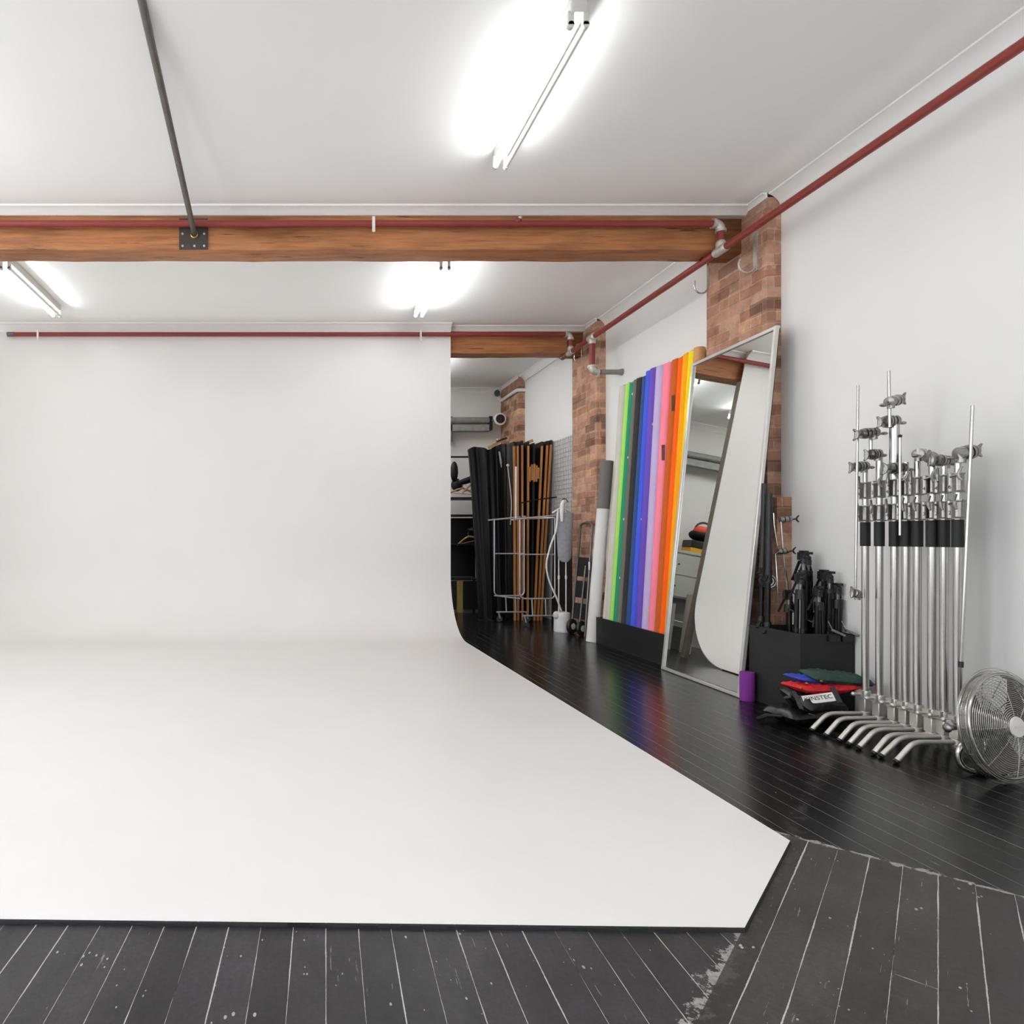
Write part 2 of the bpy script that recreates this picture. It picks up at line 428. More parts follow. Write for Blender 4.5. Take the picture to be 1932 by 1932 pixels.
# ------------------------------------------------------------------ room
XW, XL, YB, YF, ZC = 3.454, -4.5, 10.55, -4.0, 3.565
fl = MB()
P0 = (1.825, 2.375, 0)
polys = [[(XL, XL+.55, 0), P0, (XL, 2.375, 0)],
         [(XL, XL+.55, 0), (XL, YF, 0), (XW, YF, 0), (XW, .746, 0), P0],
         [P0, (XW, .746, 0), (XW, YB, 0), (XL, YB, 0), (XL, 2.375, 0)]]
mi = []
for k, pl in enumerate(polys):
    top = [Vector(q) for q in pl]
    fl.add(top, [list(range(len(top)))]); mi.append(k)
struct(fl.build('floor', None, mats=['floor_boards_front', 'floor_boards_diagonal', 'floor_boards_rear'], mi=mi))
struct(MB().box((XL-.2, YF-.2, ZC), (XW+.2, YB+.2, ZC+.15)).build('ceiling', 'ceiling_white'))
struct(MB().box((XW, YF-.2, 0), (XW+.2, YB+.2, ZC)).build('wall_right', 'wall_white'))
def wall_with_openings(name, axis, lo_, hi, holes):
    b = MB()
    def bx(a0, a1, z0, z1):
        if a1-a0 < 1e-4: return
        if axis == 'x': b.box((a0, YF-.2, z0), (a1, YF, z1))
        else: b.box((XL-.2, a0, z0), (XL, a1, z1))
    edge = lo_
    for c, wd in sorted(holes):
        bx(edge, c-wd/2, 0, ZC); bx(c-wd/2, c+wd/2, 0, WIN_Z0); bx(c-wd/2, c+wd/2, WIN_Z1, ZC); edge = c+wd/2
    bx(edge, hi, 0, ZC)
    struct(b.build(name, 'wall_white'))
wall_with_openings('wall_left', 'y', YF-.2, YB+.2, [(c, wd) for wl, c, wd in WINDOWS if wl == 'left'])
wall_with_openings('wall_front', 'x', XL, XW, [(c, wd) for wl, c, wd in WINDOWS if wl == 'front'])
for k, (wl, c, wd) in enumerate(WINDOWS):
    f = MB()
    def seg(a0, a1, z0, z1):
        if wl == 'front': f.box((a0, YF-.16, z0), (a1, YF-.10, z1))
        else: f.box((XL-.16, a0, z0), (XL-.10, a1, z1))
    for q in (-wd/2, -.03, wd/2-.06): seg(c+q, c+q+.06, WIN_Z0, WIN_Z1)
    for z in (WIN_Z0, 1.97, WIN_Z1-.06): seg(c-wd/2, c+wd/2, z, z+.06)
    struct(f.build('window_%d' % (k+1), 'trim_white'))
struct(MB().box((XL, YB, 0), (XW, YB+.2, ZC)).build('wall_back', 'wall_white'))

# brick piers on the right wall
PX = 3.355
def pier(y0, y1, label, low=None):
    b = MB().box((PX, y0, 0), (XW-.0005, y1, ZC-.03))
    if low: b.box((PX-.004, low[0], 0), (XW-.0005, y0-.0005, low[1]))
    return tag(b.build('brick_pier', 'brick', origin=(PX, (y0+y1)/2, 0)), label, 'pier', 'brick piers on the right wall')
pier(4.573, 5.25, 'red brick pier on the right wall behind the tall leaning mirror', (4.475, 1.39))
pier(7.17, 7.81, 'red brick pier behind the grey folded hand truck')
pier(9.71, YB-.0005, 'brick pier in the far back corner crossed by a white pipe')

# timber beams
BT, BB = 3.508, 3.262
def beam(y0, y1, x1, label, name='timber_beam'):
    t = thing(name, label, 'beam', (0, y0, BB), 'timber beams under the ceiling')
    b = MB(); n = 44; x0 = XL+.001
    def edge(k, s): return .0025*math.sin(k*.9+s)+.002*math.sin(k*2.3+s*3)
    prof = lambda k: [(y0+.012, BB), (y0, BB+.02), (y0+.002, BT-.015+edge(k, 1)), (y0+.02, BT+.02), (y1, BT+.02), (y1, BB+.01), (y1-.015, BB)]
    for k in range(n+1):
        x = x0+(x1-x0)*k/n
        b.v += [Vector((x, q[0], q[1]+(edge(k, 2) if i < 2 or i == 6 else 0))) for i, q in enumerate(prof(k))]
    m = 7
    for k in range(n):
        for i in range(m):
            b.f.append([k*m+i, k*m+(i+1) % m, (k+1)*m+(i+1) % m, (k+1)*m+i]); b.sm.append(False)
    b.f.append(list(range(m))); b.sm.append(False); b.f.append([n*m+i for i in range(m)][::-1]); b.sm.append(False)
    b.build('beam_body', 'timber', t)
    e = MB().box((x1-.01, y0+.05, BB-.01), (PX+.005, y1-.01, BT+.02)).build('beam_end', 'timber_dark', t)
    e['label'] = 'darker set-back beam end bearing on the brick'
    return t
beam1 = beam(4.79, 5.02, 3.14, 'long timber beam across the front of the room carrying a red pipe')
beam2 = beam(7.47, 7.69, 3.15, 'short visible timber beam behind the white cyclorama wall')
ST = .0
# plastered strips between beam and ceiling
for k, y in enumerate((4.80, 7.48)):
    struct(MB().box((XL, y, BT+.005), (XW, y+.2, ZC)).build('trim_%d' % (k+1), 'trim_white'))
def cornice_profile(sgn):
    return [(0, 0), (0, -.085), (sgn*.012, -.085), (sgn*.016, -.07), (sgn*.03, -.05), (sgn*.055, -.028), (sgn*.075, -.016), (sgn*.09, -.012), (sgn*.09, 0)]
def cornice_x(y, sgn, x0, x1, nm): struct(MB().extrude([(y+p[0], ZC+p[1]) for p in cornice_profile(sgn)], 'X', x0, x1).build(nm, 'trim_white'))
def cornice_y(x, y0, y1, nm): struct(MB().extrude([(x+p[0], ZC+p[1]) for p in cornice_profile(-1)], 'Y', y0, y1).build(nm, 'trim_white'))
def cornice_small(y, x1, nm):
    struct(MB().extrude([(y, ZC), (y, ZC-.052), (y-.014, ZC-.052), (y-.03, ZC-.034), (y-.06, ZC-.016), (y-.075, ZC-.012), (y-.075, ZC)], 'X', XL, x1).build(nm, 'trim_white'))
cornice_small(4.80, 3.36, 'trim_3')
cornice_x(7.40, -1, XL, 1.775, 'trim_4'); cornice_small(7.48, 3.36, 'trim_5')
cornice_x(YB, -1, XL, XW, 'trim_6')
cornice_y(XW, YF, 4.57, 'trim_7'); 
def cornice_pier(y0, y1, nm):
    struct(MB().extrude([(PX+p[0]*.42, ZC+p[1]*.42) for p in cornice_profile(-1)], 'Y', y0, y1).build(nm, 'trim_white'))
cornice_pier(4.573, 4.79, 'trim_8'); cornice_y(XW, 5.02, 7.17, 'trim_9'); cornice_pier(7.17, 7.47, 'trim_10'); cornice_y(XW, 7.69, 9.71, 'trim_11'); cornice_pier(9.71, YB, 'trim_12')

# ------------------------------------------------------------------ cyclorama
CXR, CYW, CR, CT = 1.775, 7.40, .70, .013
cyc = thing('cyclorama', 'white seamless cyclorama with floor sweep, curved cove and tall wall', 'cyclorama', (-1, 5, 0))
b = MB()
def prof_pts(n=20):
    pts = []
    cy, cz = CYW-CR, CT+CR
    for i in range(n+1):
        t = -PI/2+PI/2*i/n
        pts.append((cy+CR*math.cos(t), cz+CR*math.sin(t)))
    return pts
pp = prof_pts(24)
poly = [(p[0], p[1]) for p in pp]+[(CYW, ZC-.01), (CYW+.012, ZC-.01)]
for i in range(24, -1, -1):
    t_ = -PI/2+PI/2*i/24; poly.append((CYW-CR+(CR+.012)*math.cos(t_), max(.001, CT+CR+(CR+.012)*math.sin(t_))))
nP = len(poly)
vs = [(XL+.001, p[0], p[1]) for p in poly]+[(CXR, p[0], p[1]) for p in poly]
b.add(vs, [[i, i+1, nP+i+1, nP+i] for i in range(25)], True)
b.add(vs, [[i, (i+1) % nP, nP+(i+1) % nP, nP+i] for i in range(25, nP)])
b.add(vs[nP:], [list(range(nP))]); b.add(vs[:nP], [list(range(nP))[::-1]])
kA, kB = (CAMZ-CT)*F/(1750-CY), (CAMZ-CT)*F/(1586-CY)
A, B_ = ((1405-CX)/F*kA, kA), ((1480-CX)/F*kB, kB)
fl2 = [(XL+.001, 1.855+.0), A, B_, (CXR, CYW-CR), (XL+.001, CYW-CR)]
k0 = (CAMZ-CT)*F/(1734-CY); fl2[0] = (XL+.001, kA+(k0-kA)*(A[0]-XL)/(A[0]+CX/F*k0)); fl2[2] = (CXR, B_[1])
# slightly uneven painted front edge
b.add([(x, y, CT) for x, y in fl2], [list(range(5))])
b.build('white_surface', 'cyc_white', cyc)
e = MB()
rng = random.Random(3)
def edge_strip(p, q, n):
    p, q = Vector((*p, 0)), Vector((*q, 0)); d = (q-p); nrm = Vector((d.y, -d.x, 0)).normalized()
    for k in range(n):
        a, c = p+d*(k/n), p+d*((k+.995)/n)
        w0 = (.003+.003*rng.random()) if n > 60 else .003
        if rng.random() < .04 and n > 20: w0 = .001
        e.add([a, c, c+nrm*w0, a+nrm*w0, a+Vector((0,0,CT-.001)), c+Vector((0,0,CT-.001)), c+nrm*w0*.7+Vector((0,0,CT-.004)), a+nrm*w0*.7+Vector((0,0,CT-.004))],
              [(3,2,1,0),(4,5,6,7),(0,1,5,4),(1,2,6,5),(2,3,7,6),(3,0,4,7)])
edge_strip(fl2[0], A, 90); edge_strip(A, fl2[2], 14); edge_strip(fl2[2], (CXR, CYW-CR), 24)
e.build('black_edge', 'cyc_edge_black', cyc)
fr = MB().box((CXR-.05, CYW+.0125, 0), (CXR, CYW+.085, BB-.03))
for k in range(5): fr.box((CXR-1.1-k, CYW+.0125, 0), (CXR-1.01-k, CYW+.085, BB-.03))
fr.build('stud_frame', 'cyc_frame_grey', cyc)

# ------------------------------------------------------------------ fluorescent battens
def fixture(x, y0, y1, lit, label):
    t = thing('fluorescent_light', label, 'ceiling light', (x, (y0+y1)/2, ZC), 'twin tube fluorescent battens')
    MB().box((x-.038, y0-.03, ZC-.068), (x+.038, y1+.03, ZC-.0005)).build('batten', 'batten_enamel', t, bevel=.006)
    for s in (-1, 1):
        xx = x+s*.034
        MB().cyl((xx, y0, ZC-.118), (xx, y1, ZC-.118), .0145, n=14).build('tube', 'lit_tube' if s in lit else 'unlit_tube', t)
        for yy in (y0-.012, y1+.012):
            h = MB().box((xx-.013, yy-.011, ZC-.121), (xx+.013, yy+.011, ZC-.06))
            h.cyl((xx, yy-.011, ZC-.121), (xx, yy+.011, ZC-.121), .0155, n=14)
            h.build('lamp_holder', 'batten_enamel', t)
    return t
fixture(1.285, 2.945, 4.03, (-1,), 'fluorescent batten nearest the camera, on the ceiling before the timber beam')
fixture(1.285, 5.58, 6.75, (-1, 1), 'fluorescent batten behind the timber beam, above the right half of the cyclorama')
fixture(-2.53, 5.58, 6.75, (-1,), 'fluorescent batten at the left edge behind the timber beam')
fixture(-2.53, 2.90, 4.07, (-1, 1), 'fluorescent batten outside the left edge before the timber beam')
fixture(1.285, .20, 1.37, (-1, 1), 'fluorescent batten above the camera on the right')
fixture(-2.53, .20, 1.37, (-1, 1), 'fluorescent batten above the camera on the left')
fixture(1.285, -2.5, -1.33, (-1, 1), 'fluorescent batten behind the camera on the right')
fixture(-2.53, -2.5, -1.33, (-1, 1), 'fluorescent batten behind the camera on the left')
fixture(1.80, 8.35, 9.52, (-1, 1), 'fluorescent batten in the store behind the cyclorama, seen in the mirror')
fixture(.6, 8.35, 9.52, (-1, 1), 'fluorescent batten in the store above the white drawer cabinet')
fixture(-1.0, 8.35, 9.52, (-1, 1), 'unseen batten added to brighten the middle of the store behind the cyclorama')  # added lamp, hidden by the cyclorama, to lift the dim store
fixture(-2.53, 8.35, 9.52, (-1, 1), 'unseen batten added to brighten the left of the store behind the cyclorama')  # another added fill lamp for the store, out of view

# ------------------------------------------------------------------ tie rod and plate
PL = Vector((-.765, 4.79, 0))
t = thing('steel_brace', 'grey steel brace rod from ceiling to bolted plate on the timber beam', 'brace', (-.765, 4.79, 3.3))
MB().box((-.877, 4.778, 3.256), (-.664, 4.7905, 3.486)).build('beam_plate', 'plate_grey', t)
MB().tube([(-.762, 4.782, 3.365), (-.712, 3.05, 3.545), (-.708, 2.90, 3.564)], .0205, 14).build('rod', 'rod_grey', t)
MB().lathe([(.03, 0), (.03, .012), (.022, .02)], (-.763, 4.779, 3.362), (0, -1, 0), 18).build('rod_collar', 'brass', t)
for bx in (-.85, -.762, -.69):
    for bz in (3.28, 3.37, 3.457):
        if (bx, bz) == (-.762, 3.37): continue
        MB().lathe([(.009, 0), (.009, .004), (.004, .007), (.0001, .008)], (bx, 4.778, bz), (0, -1, 0), 10).build('bolt', 'galvanised', t)

# ------------------------------------------------------------------ red pipe run
PIPX, PIPZ, PR = 3.13, 3.23, .0255
t = thing('red_pipe', 'long red steel pipe along the right wall with branches, below both beams', 'pipe', (PIPX, 4, PIPZ))
MB().cyl((PIPX, -2, PIPZ), (PIPX, 7.52, PIPZ), PR).build('wall_run', 'pipe_red', t)
MB().cyl((PIPX, 7.5, PIPZ), (PIPX, 7.56, PIPZ), PR+.004).build('end_cap', 'steel_grey', t)
def elbow(c, d1, d2, r=.034, ln=.05, name='elbow_fitting'):
    c, d1, d2 = Vector(c), Vector(d1), Vector(d2)
    pts = [c+d1*ln]+[c+d1*ln*(1-math.sin(k*PI/12))+d2*ln*(1-math.cos(k*PI/12)) for k in range(0, 7)]+[c+d2*ln]
    bb = MB().tube(pts, r*.9, 14)
    bb.cyl(c+d1*ln*.9, c+d1*(ln+.014), r*1.08, n=14); bb.cyl(c+d2*ln*.9, c+d2*(ln+.014), r*1.08, n=14)
    return bb.build(name, 'galvanised', t)
def tee(c, d1, d2, r=.034, ln=.045):
    c, d1, d2 = Vector(c), Vector(d1), Vector(d2)
    bb = MB().cyl(c-d1*ln, c+d1*ln, r, n=14).cyl(c, c+d2*(ln+.01), r, n=14)
    for q in (c-d1*ln, c+d1*ln, c+d2*ln): bb.ball(q, r*1.02)
    return bb.build('tee_fitting', 'galvanised', t)
# branch over the front beam
BY1, BZ1 = 4.735, 3.425
MB().cyl((XL+.002, BY1, BZ1), (PIPX-.04, BY1, BZ1), PR*.93).build('beam_run', 'pipe_red', t)
elbow((PIPX, BY1, BZ1), (-1,0,0), (0,0,-1)); MB().cyl((PIPX, BY1, PIPZ), (PIPX, BY1, BZ1-.03), PR*.93).build('riser', 'pipe_red', t)
tee((PIPX, BY1, PIPZ), (0,1,0), (0,0,1))
# branch along the cyclorama wall
BY2, BZ2 = 7.335, 3.435
MB().cyl((-3.24, BY2, BZ2), (PIPX-.04, BY2, BZ2), PR*.93).build('cyclorama_run', 'pipe_red', t)
MB().cyl((-3.31, BY2, BZ2), (-3.23, BY2, BZ2), PR*1.05).build('end_cap', 'steel_grey', t)
elbow((PIPX, BY2, BZ2), (-1,0,0), (0,0,-1)); MB().cyl((PIPX, BY2, PIPZ), (PIPX, BY2, BZ2-.03), PR*.93).build('riser', 'pipe_red', t)
tee((PIPX, BY2, PIPZ), (0,1,0), (0,0,1))
# drop to the wall stub
tee((PIPX, 6.80, PIPZ), (0,1,0), (0,0,-1), .038)
MB().cyl((PIPX, 6.80, PIPZ-.04), (PIPX, 6.80, 2.90), PR*1.2).build('drop_pipe', 'pipe_red', t)
elbow((PIPX, 6.80, 2.865), (0,0,1), (1,0,0), .042, .055)
MB().cyl((PIPX+.06, 6.80, 2.865), (PIPX+.10, 6.80, 2.865), PR).build('stub_collar', 'pipe_red', t)
MB().tube([(PIPX+.09, 6.80, 2.865), (PIPX+.27, 6.80, 2.865), (XW-.003, 6.80, 2.865)], [.026, .027, .036], 16).build('wall_stub', 'grey_pipe', t)
# saddle clips
def saddle(x, y, z, front):
    bb = MB().tube(arc((x, y, z), PR+.003, PI/2+.2, 3*PI/2-.2, 8, 'YZ'), .006, 8)
    bb.box((x-.011, y-PR-.008, z-.075), (x+.011, y-PR-.002, z+.04))
    return bb.build('pipe_clip', 'label_white', t)
saddle((704-560)/F*BY1, BY1, BZ1, True); 
for xx in (73, 793): saddle((xx-560)/F*BY2, BY2, BZ2-.0, True)
MB().ball(((976-560)/F*BY1, BY1-.012, BZ1+.018), (.028, .024, .024)).build('pipe_coupling', 'pipe_red', t)
MB().ball(((979-560)/F*BY1, BY1-.03, BZ1+.032), (.016, .01, .012)).build('drain_plug', 'galvanised', t)

def s_hook(c, label, w=.06, drop=.2, rr=.006):
    c = Vector(c)
    pts = arc(c, PR+rr, PI, 0, 8, 'XZ')
    x = c.x+PR+rr
    pts += [Vector((x, c.y, c.z-drop+w))]
    pts += arc((x-w, c.y, c.z-drop+w), w, 0, -PI, 10, 'XZ')[1:]
    pts += [Vector((x-2*w, c.y, c.z-drop+w+.045))]
    return tag(MB().tube(pts, rr, 10).build('steel_hook', 'chrome', origin=c), label, 'hook', 'steel hooks on the red pipe')
s_hook((PIPX, 4.93, PIPZ), 'silver J hook hanging from the red pipe behind the front beam', .052, .245)
s_hook((PIPX, 7.12, PIPZ), 'small silver hook hanging on the red pipe beside the far brick pier', .04, .17, .005)
hk = MB().box((PX-.012, 4.66, 3.05), (PX+.001, 4.70, 3.33))
hk.tube([(PX-.01, 4.68, 3.10)]+[(PX-.01-.06-.06*math.cos(a), 4.68, 3.10-.06*math.sin(a)) for a in [PI*.0+PI-k*PI/10*-1 for k in range(0)]]+
        [(PX-.07+.06*math.cos(-k*PI/9), 4.68, 3.10+.06*math.sin(-k*PI/9)) for k in range(12)], .008, 10)
tag(hk.build('steel_hook', 'galvanised', origin=(PX, 4.68, 3.05)), 'grey steel hook bracket fixed to the near brick pier', 'hook', 'steel hooks on the red pipe')

# ------------------------------------------------------------------ leaning mirror
BL, BR_ = Vector((3.078, 5.398, 0)), Vector((3.058, 4.415, 0))
TL, TR = Vector((3.337, 5.398, 2.57)), Vector((3.317, 4.415, 2.57))
mr = thing('leaning_mirror', 'tall silver-framed mirror leaning against the near brick pier', 'mirror', (BL+BR_)/2)
nrm = (BR_-BL).cross(TL-BL).normalized()
nrm = nrm if nrm.x < 0 else -nrm
ud = (TL-BL).normalized()
g = MB(); iw = .03
q = [BL+ud*iw-Vector((0, iw, 0)), BR_+ud*iw+Vector((0, iw, 0)), TR-ud*iw+Vector((0, iw, 0)), TL-ud*iw-Vector((0, iw, 0))]
g.add([v+nrm*.002 for v in q]+[v-nrm*.006 for v in q], [(0,1,2,3),(7,6,5,4),(0,4,5,1),(1,5,6,2),(2,6,7,3),(3,7,4,0)])
g.build('mirror_glass', 'mirror_glass', mr)
fm = MB()
def rail(a, c, wdt):
    fm.bar(a, c, wdt, .03, up=nrm)
off = Vector((0, .014, 0))
for a, c in ((BL-off, TL-off), (BR_+off, TR+off)): fm.bar(a, c, .026, .03, up=nrm)
fm.bar(BL+ud*.014, BR_+ud*.014, .026, .03, up=nrm); fm.bar(TL-ud*.014, TR-ud*.014, .026, .03, up=nrm)
fm.build('mirror_frame', 'silver_frame', mr, bevel=.004)
MB().add([BL-nrm*.008+ud*.02, BR_-nrm*.008+ud*.02, TR-nrm*.008-ud*.02, TL-nrm*.008-ud*.02,
          BL-nrm*.012+ud*.02, BR_-nrm*.012+ud*.02, TR-nrm*.012-ud*.02, TL-nrm*.012-ud*.02],
         [(0,1,2,3),(7,6,5,4),(0,4,5,1),(1,5,6,2),(2,6,7,3),(3,7,4,0)]).build('backing_board', 'black_board', mr)

# ------------------------------------------------------------------ paper rolls in the black trough
TY0, TY1, TX0, TX1, TH = 5.44, 6.768, 3.16, 3.440, .272
def open_box(x0, x1, y0, y1, h, w=.016):
    "open-topped box as one closed shell"
    m = MB(); o = [(x0,y0),(x1,y0),(x1,y1),(x0,y1)]; i_ = [(x0+w,y0+w),(x1-w,y0+w),(x1-w,y1-w),(x0+w,y1-w)]
    vs = [(*q, 0) for q in o]+[(*q, h) for q in o]+[(*q, h) for q in i_]+[(*q, w) for q in i_]
    fs = [(3,2,1,0), (12,13,14,15)]
    for a in range(4):
        c = (a+1) % 4; fs += [(a, c, 4+c, 4+a), (4+a, 4+c, 8+c, 8+a), (8+a, 8+c, 12+c, 12+a)]
    return m.add(vs, fs)
tr = open_box(TX0, TX1, TY0, TY1, TH)
tag(tr.build('paper_trough', 'black_board', origin=(TX0, 6, 0)), 'low black trough on the floor holding the coloured paper rolls', 'trough')
rolls = [('cork', 1309, 'plain tan cardboard tube, partly hidden by the mirror top', 2.71), ('paper_yellow', 1299, 'yellow paper roll next to the mirror', 2.70), ('paper_amber', 1289, 'amber yellow paper roll beside the yellow one', 2.70),
         ('paper_orange', 1280, 'bright orange paper roll', 2.69), ('paper_rust', 1268, 'rust brown paper roll with dark tape on it', 2.695), ('paper_pink', 1252, 'pink paper roll, widest of the row', 2.685),
         ('paper_lavender', 1238, 'pale lavender paper roll', 2.69), ('paper_purple', 1227, 'purple paper roll', 2.70), ('paper_blue', 1219, 'bright blue paper roll', 2.70), ('paper_navy', 1212, 'dark blue paper roll between charcoal and bright blue', 2.67),
         ('paper_charcoal', 1201, 'charcoal black paper roll', 2.675), ('paper_grey', 1195.5, 'grey paper roll beside the charcoal one', 2.68), ('paper_green', 1188, 'emerald green paper roll with white clips', 2.67), ('paper_lime', 1181, 'lime green paper roll', 2.68),
         ('paper_beige', 1169, 'beige paper roll at the far end of the trough', 2.675)]
def xleft(X, Y, r):
    th = math.atan2(X, Y); d = math.hypot(X, Y)
    return CX+F*math.tan(th-math.asin(r/d))
prevY = prevr = None
clips = {'paper_green': ('clip_white', (745, 864, 980, 1090)), 'paper_purple': ('clip_yellow', (802,)), 'paper_blue': ('clip_yellow', (980,)), 'paper_lavender': ('clip_yellow', (1152,)), 'paper_pink': ('brown_tape', (855,)), 'paper_rust': ('brown_tape', (762,))}
for mt, xl, lab, zt in rolls:
    if prevY is None:
        r = .042; lo, hi = 4.0, 8.0
        for _ in range(50):
            mid = (lo+hi)/2
            if xleft(XW-.014-r, mid, r) > xl: lo = mid
            else: hi = mid
        Y = lo
    else:
        lo, hi = .012, .12
        for _ in range(50):
            mid = (lo+hi)/2
            if xleft(XW-.014-mid, prevY+prevr+mid, mid) > xl: lo = mid
            else: hi = mid
        r = lo; Y = prevY+prevr+r+.0005
    prevY, prevr = Y, r
    top = Vector((XW-.014-r, Y, zt)); bot = Vector((max(TX0+.02+r, 3.215), Y, .018))
    rt = thing('paper_roll', lab + ' standing in the black trough', 'paper roll', bot, 'seamless paper rolls in the trough')
    ax = (top-bot).normalized()
    MB().tube([bot, bot+(top-bot)*.5, top-ax*.004, top], [r, r, r, r-.004], 24).build('paper', mt, rt)
    if mt != 'cork':
        MB().lathe([(r*.42, 0), (r*.42, .012), (r*.36, .012), (r*.36, -.02)], top, ax, 16).build('core_tube', 'cork', rt)
    if mt in clips:
        cm, ys = clips[mt]
        for yy in ys:
            k = F/Y; z = CAMZ+(CY-yy)/k; f = (z-bot.z)/(top.z-bot.z); c = bot+(top-bot)*f
            dd = Vector((-c.x, -c.y, 0)).normalized()
            tang = Vector((-dd.y, dd.x, 0))
            if cm == 'brown_tape':
                MB().box((-.012, -.07, 0), (.012, .07, .003), frame_mtx(c+(dd*.97-tang*.25).normalized()*(r+.0005), tang, (dd*.97-tang*.25))).build('tape_strip', cm, rt)
            else:
                MB().ball(c+dd*(r+.004), .013, 10, 6).build('clip', cm, rt)
# second, shorter cream roll behind the beige one and the free standing white roll
rt = thing('paper_roll', 'short cream paper roll leaning in the trough corner beside the white roll', 'paper roll', (3.222, 6.7185, .018), 'seamless paper rolls in the trough')
MB().tube([(3.222, 6.7185, .018), (3.40, 6.7185, 2.25)], .0335, 20).build('paper', 'paper_cream', rt)
rt = thing('paper_roll', 'white paper roll standing on the floor, ashy grey at its top', 'paper roll', (3.15, 6.84, 0), 'white rolls beside the trough')
MB().tube([(3.15, 6.84, 0), (3.267, 6.84, 1.42)], .062, 24).build('paper', 'paper_white', rt)
MB().tube([(3.2665, 6.84, 1.415), (3.309, 6.84, 1.925)], .0635, 24).build('grey_wrap', 'paper_ashgrey', rt)
rt = tag(MB().tube([(3.21, 6.975, 0), (3.355, 6.985, 1.86)], .034, 18).build('paper_roll', 'paper_white', origin=(3.21, 6.97, 0)), 'thin white roll leaning behind the grey topped white roll', 'paper roll', 'white rolls beside the trough')

# ------------------------------------------------------------------ grey hand truck
t = thing('hand_truck', 'folded grey tubular hand truck leaning on the far brick pier', 'hand truck', (3.2, 7.3, 0))
def htp(f, s):   # point on the leaning frame: f height 0..1, s 0 far leg .. 1 near leg
    return Vector((3.185+.115*f+.05*s*(1-f*.6), 7.45-.25*s, 1.28*f))
hp = [htp(.03, 0), htp(.97, 0)]+[htp(.97+.03*math.sin(k*PI/8), .5-.5*math.cos(k*PI/8)) for k in range(1, 8)]+[htp(.97, 1), htp(.0, 1)]
MB().tube(hp, .0135, 12).build('frame_tube', 'steel_grey', t)
MB().tube([htp(.0, .85)+Vector((-.05, 0, .012)), htp(.62, .9)+Vector((-.03, 0, 0))], .011, 10).build('slide_tube', 'steel_grey', t)
for f0, f1, nm in ((.52, .69, 'upper_panel'), (.33, .48, 'lower_panel'), (.14, .28, 'folded_plate')):
    MB().add([htp(f0, .05), htp(f0, .95), htp(f1, .95), htp(f1, .05), htp(f0, .05)+Vector((.012,0,0)), htp(f0, .95)+Vector((.012,0,0)), htp(f1, .95)+Vector((.012,0,0)), htp(f1, .05)+Vector((.012,0,0))],
             [(0,1,2,3),(7,6,5,4),(0,4,5,1),(1,5,6,2),(2,6,7,3),(3,7,4,0)]).build(nm, 'black_plastic', t)
MB().box((-.045, -.009, 0), (.045, .009, .003), frame_mtx(htp(.62, 1)+Vector((-.010, -.011, 0)), (0, 0, 1), (-.6, -.8, 0))).build('warning_sticker', 'label_white', t)
for s in (.15, .85):
    c = htp(.07, s)+Vector((-.02, 0, .0))
    w0 = MB().lathe([(.03, -.018), (.078, -.018), (.085, -.008), (.085, .008), (.078, .018), (.03, .018)], (c.x, c.y, .0855), (.5, -.86, 0), 22).build('wheel', 'black_plastic', t)
    MB().lathe([(.001, -.02), (.036, -.02), (.04, 0), (.036, .02), (.001, .02)], (c.x, c.y, .0855), (.5, -.86, 0), 18).build('wheel_hub', 'white_plastic', w0)

# ------------------------------------------------------------------ garment steamer
SX, SY = 3.135, 7.58
t = thing('garment_steamer', 'white garment steamer with grey bag and hose beside the rolling rack', 'steamer', (SX, SY, 0))
MB().lathe([(.001, .0), (.09, .0), (.094, .02), (.09, .17), (.094, .20), (.088, .225), (.05, .235), (.001, .235)], (SX, SY, 0), n=28).build('water_tank', 'white_plastic', t)
MB().ball((SX-.07, SY-.02, .195), (.045, .045, .05)).build('filler_cap', 'paper_cream', t)
for dx in (-.03, .055):
    pl = MB().cyl((SX+dx, SY+.02, .22), (SX+dx-.002, SY+.02, 1.44), .0075, n=10)
    pl.cyl((SX+dx, SY+.02, .62), (SX+dx, SY+.02, .66), .013, n=12); pl.build('pole', 'white_plastic', t)
bag = MB()
def bagf(u, v):
    z = 1.405-.58*u; wd = (.105-.028*u)*(1-max(0, (u-.9)/.1)**2*.55); th = .03+.012*math.sin(u*3)
    a = 2*PI*v; return (SX+.012+wd*math.cos(a), SY-.045+th*math.sin(a), z)
bag.grid(bagf, 16, 22); bag.build('grey_pad', 'grey_cloth', t)
MB().tube([(SX-.115, SY, 1.40), (SX, SY, 1.475), (SX+.125, SY, 1.40)], .012, 10).build('hanger', 'white_plastic', t)
MB().tube([(SX-.035, SY-.085, 1.30), (SX-.04, SY-.085, 1.40), (SX-.03, SY-.08, 1.50), (SX-.01, SY-.075, 1.545)], [.017, .022, .024, .016], 12).build('steam_head', 'white_plastic', t)
MB().tube(arc((SX, SY-.07, 1.53), .035, -.2, PI*.8, 8, 'XZ'), .005, 8).build('hook', 'black_metal', t)
hose = []
ctrl = [px(1053, 962, SY-.085), px(1049, 1000, SY-.09), px(1038, 1032, SY-.1), px(1031, 1065, SY-.1), px(1036, 1095, SY-.1), px(1050, 1128, SY-.09), px(1059, 1152, SY-.04)]
def catmull(P, n=8):
    out = []
    Q = [P[0]]+P+[P[-1]]
    for i in range(1, len(Q)-2):
        for k in range(n):
            s = k/n; a, b_, c, d = Q[i-1], Q[i], Q[i+1], Q[i+2]
            out.append(.5*((2*b_)+(c-a)*s+(2*a-5*b_+4*c-d)*s*s+(3*b_-a-3*c+d)*s**3))
    return out+[P[-1]]
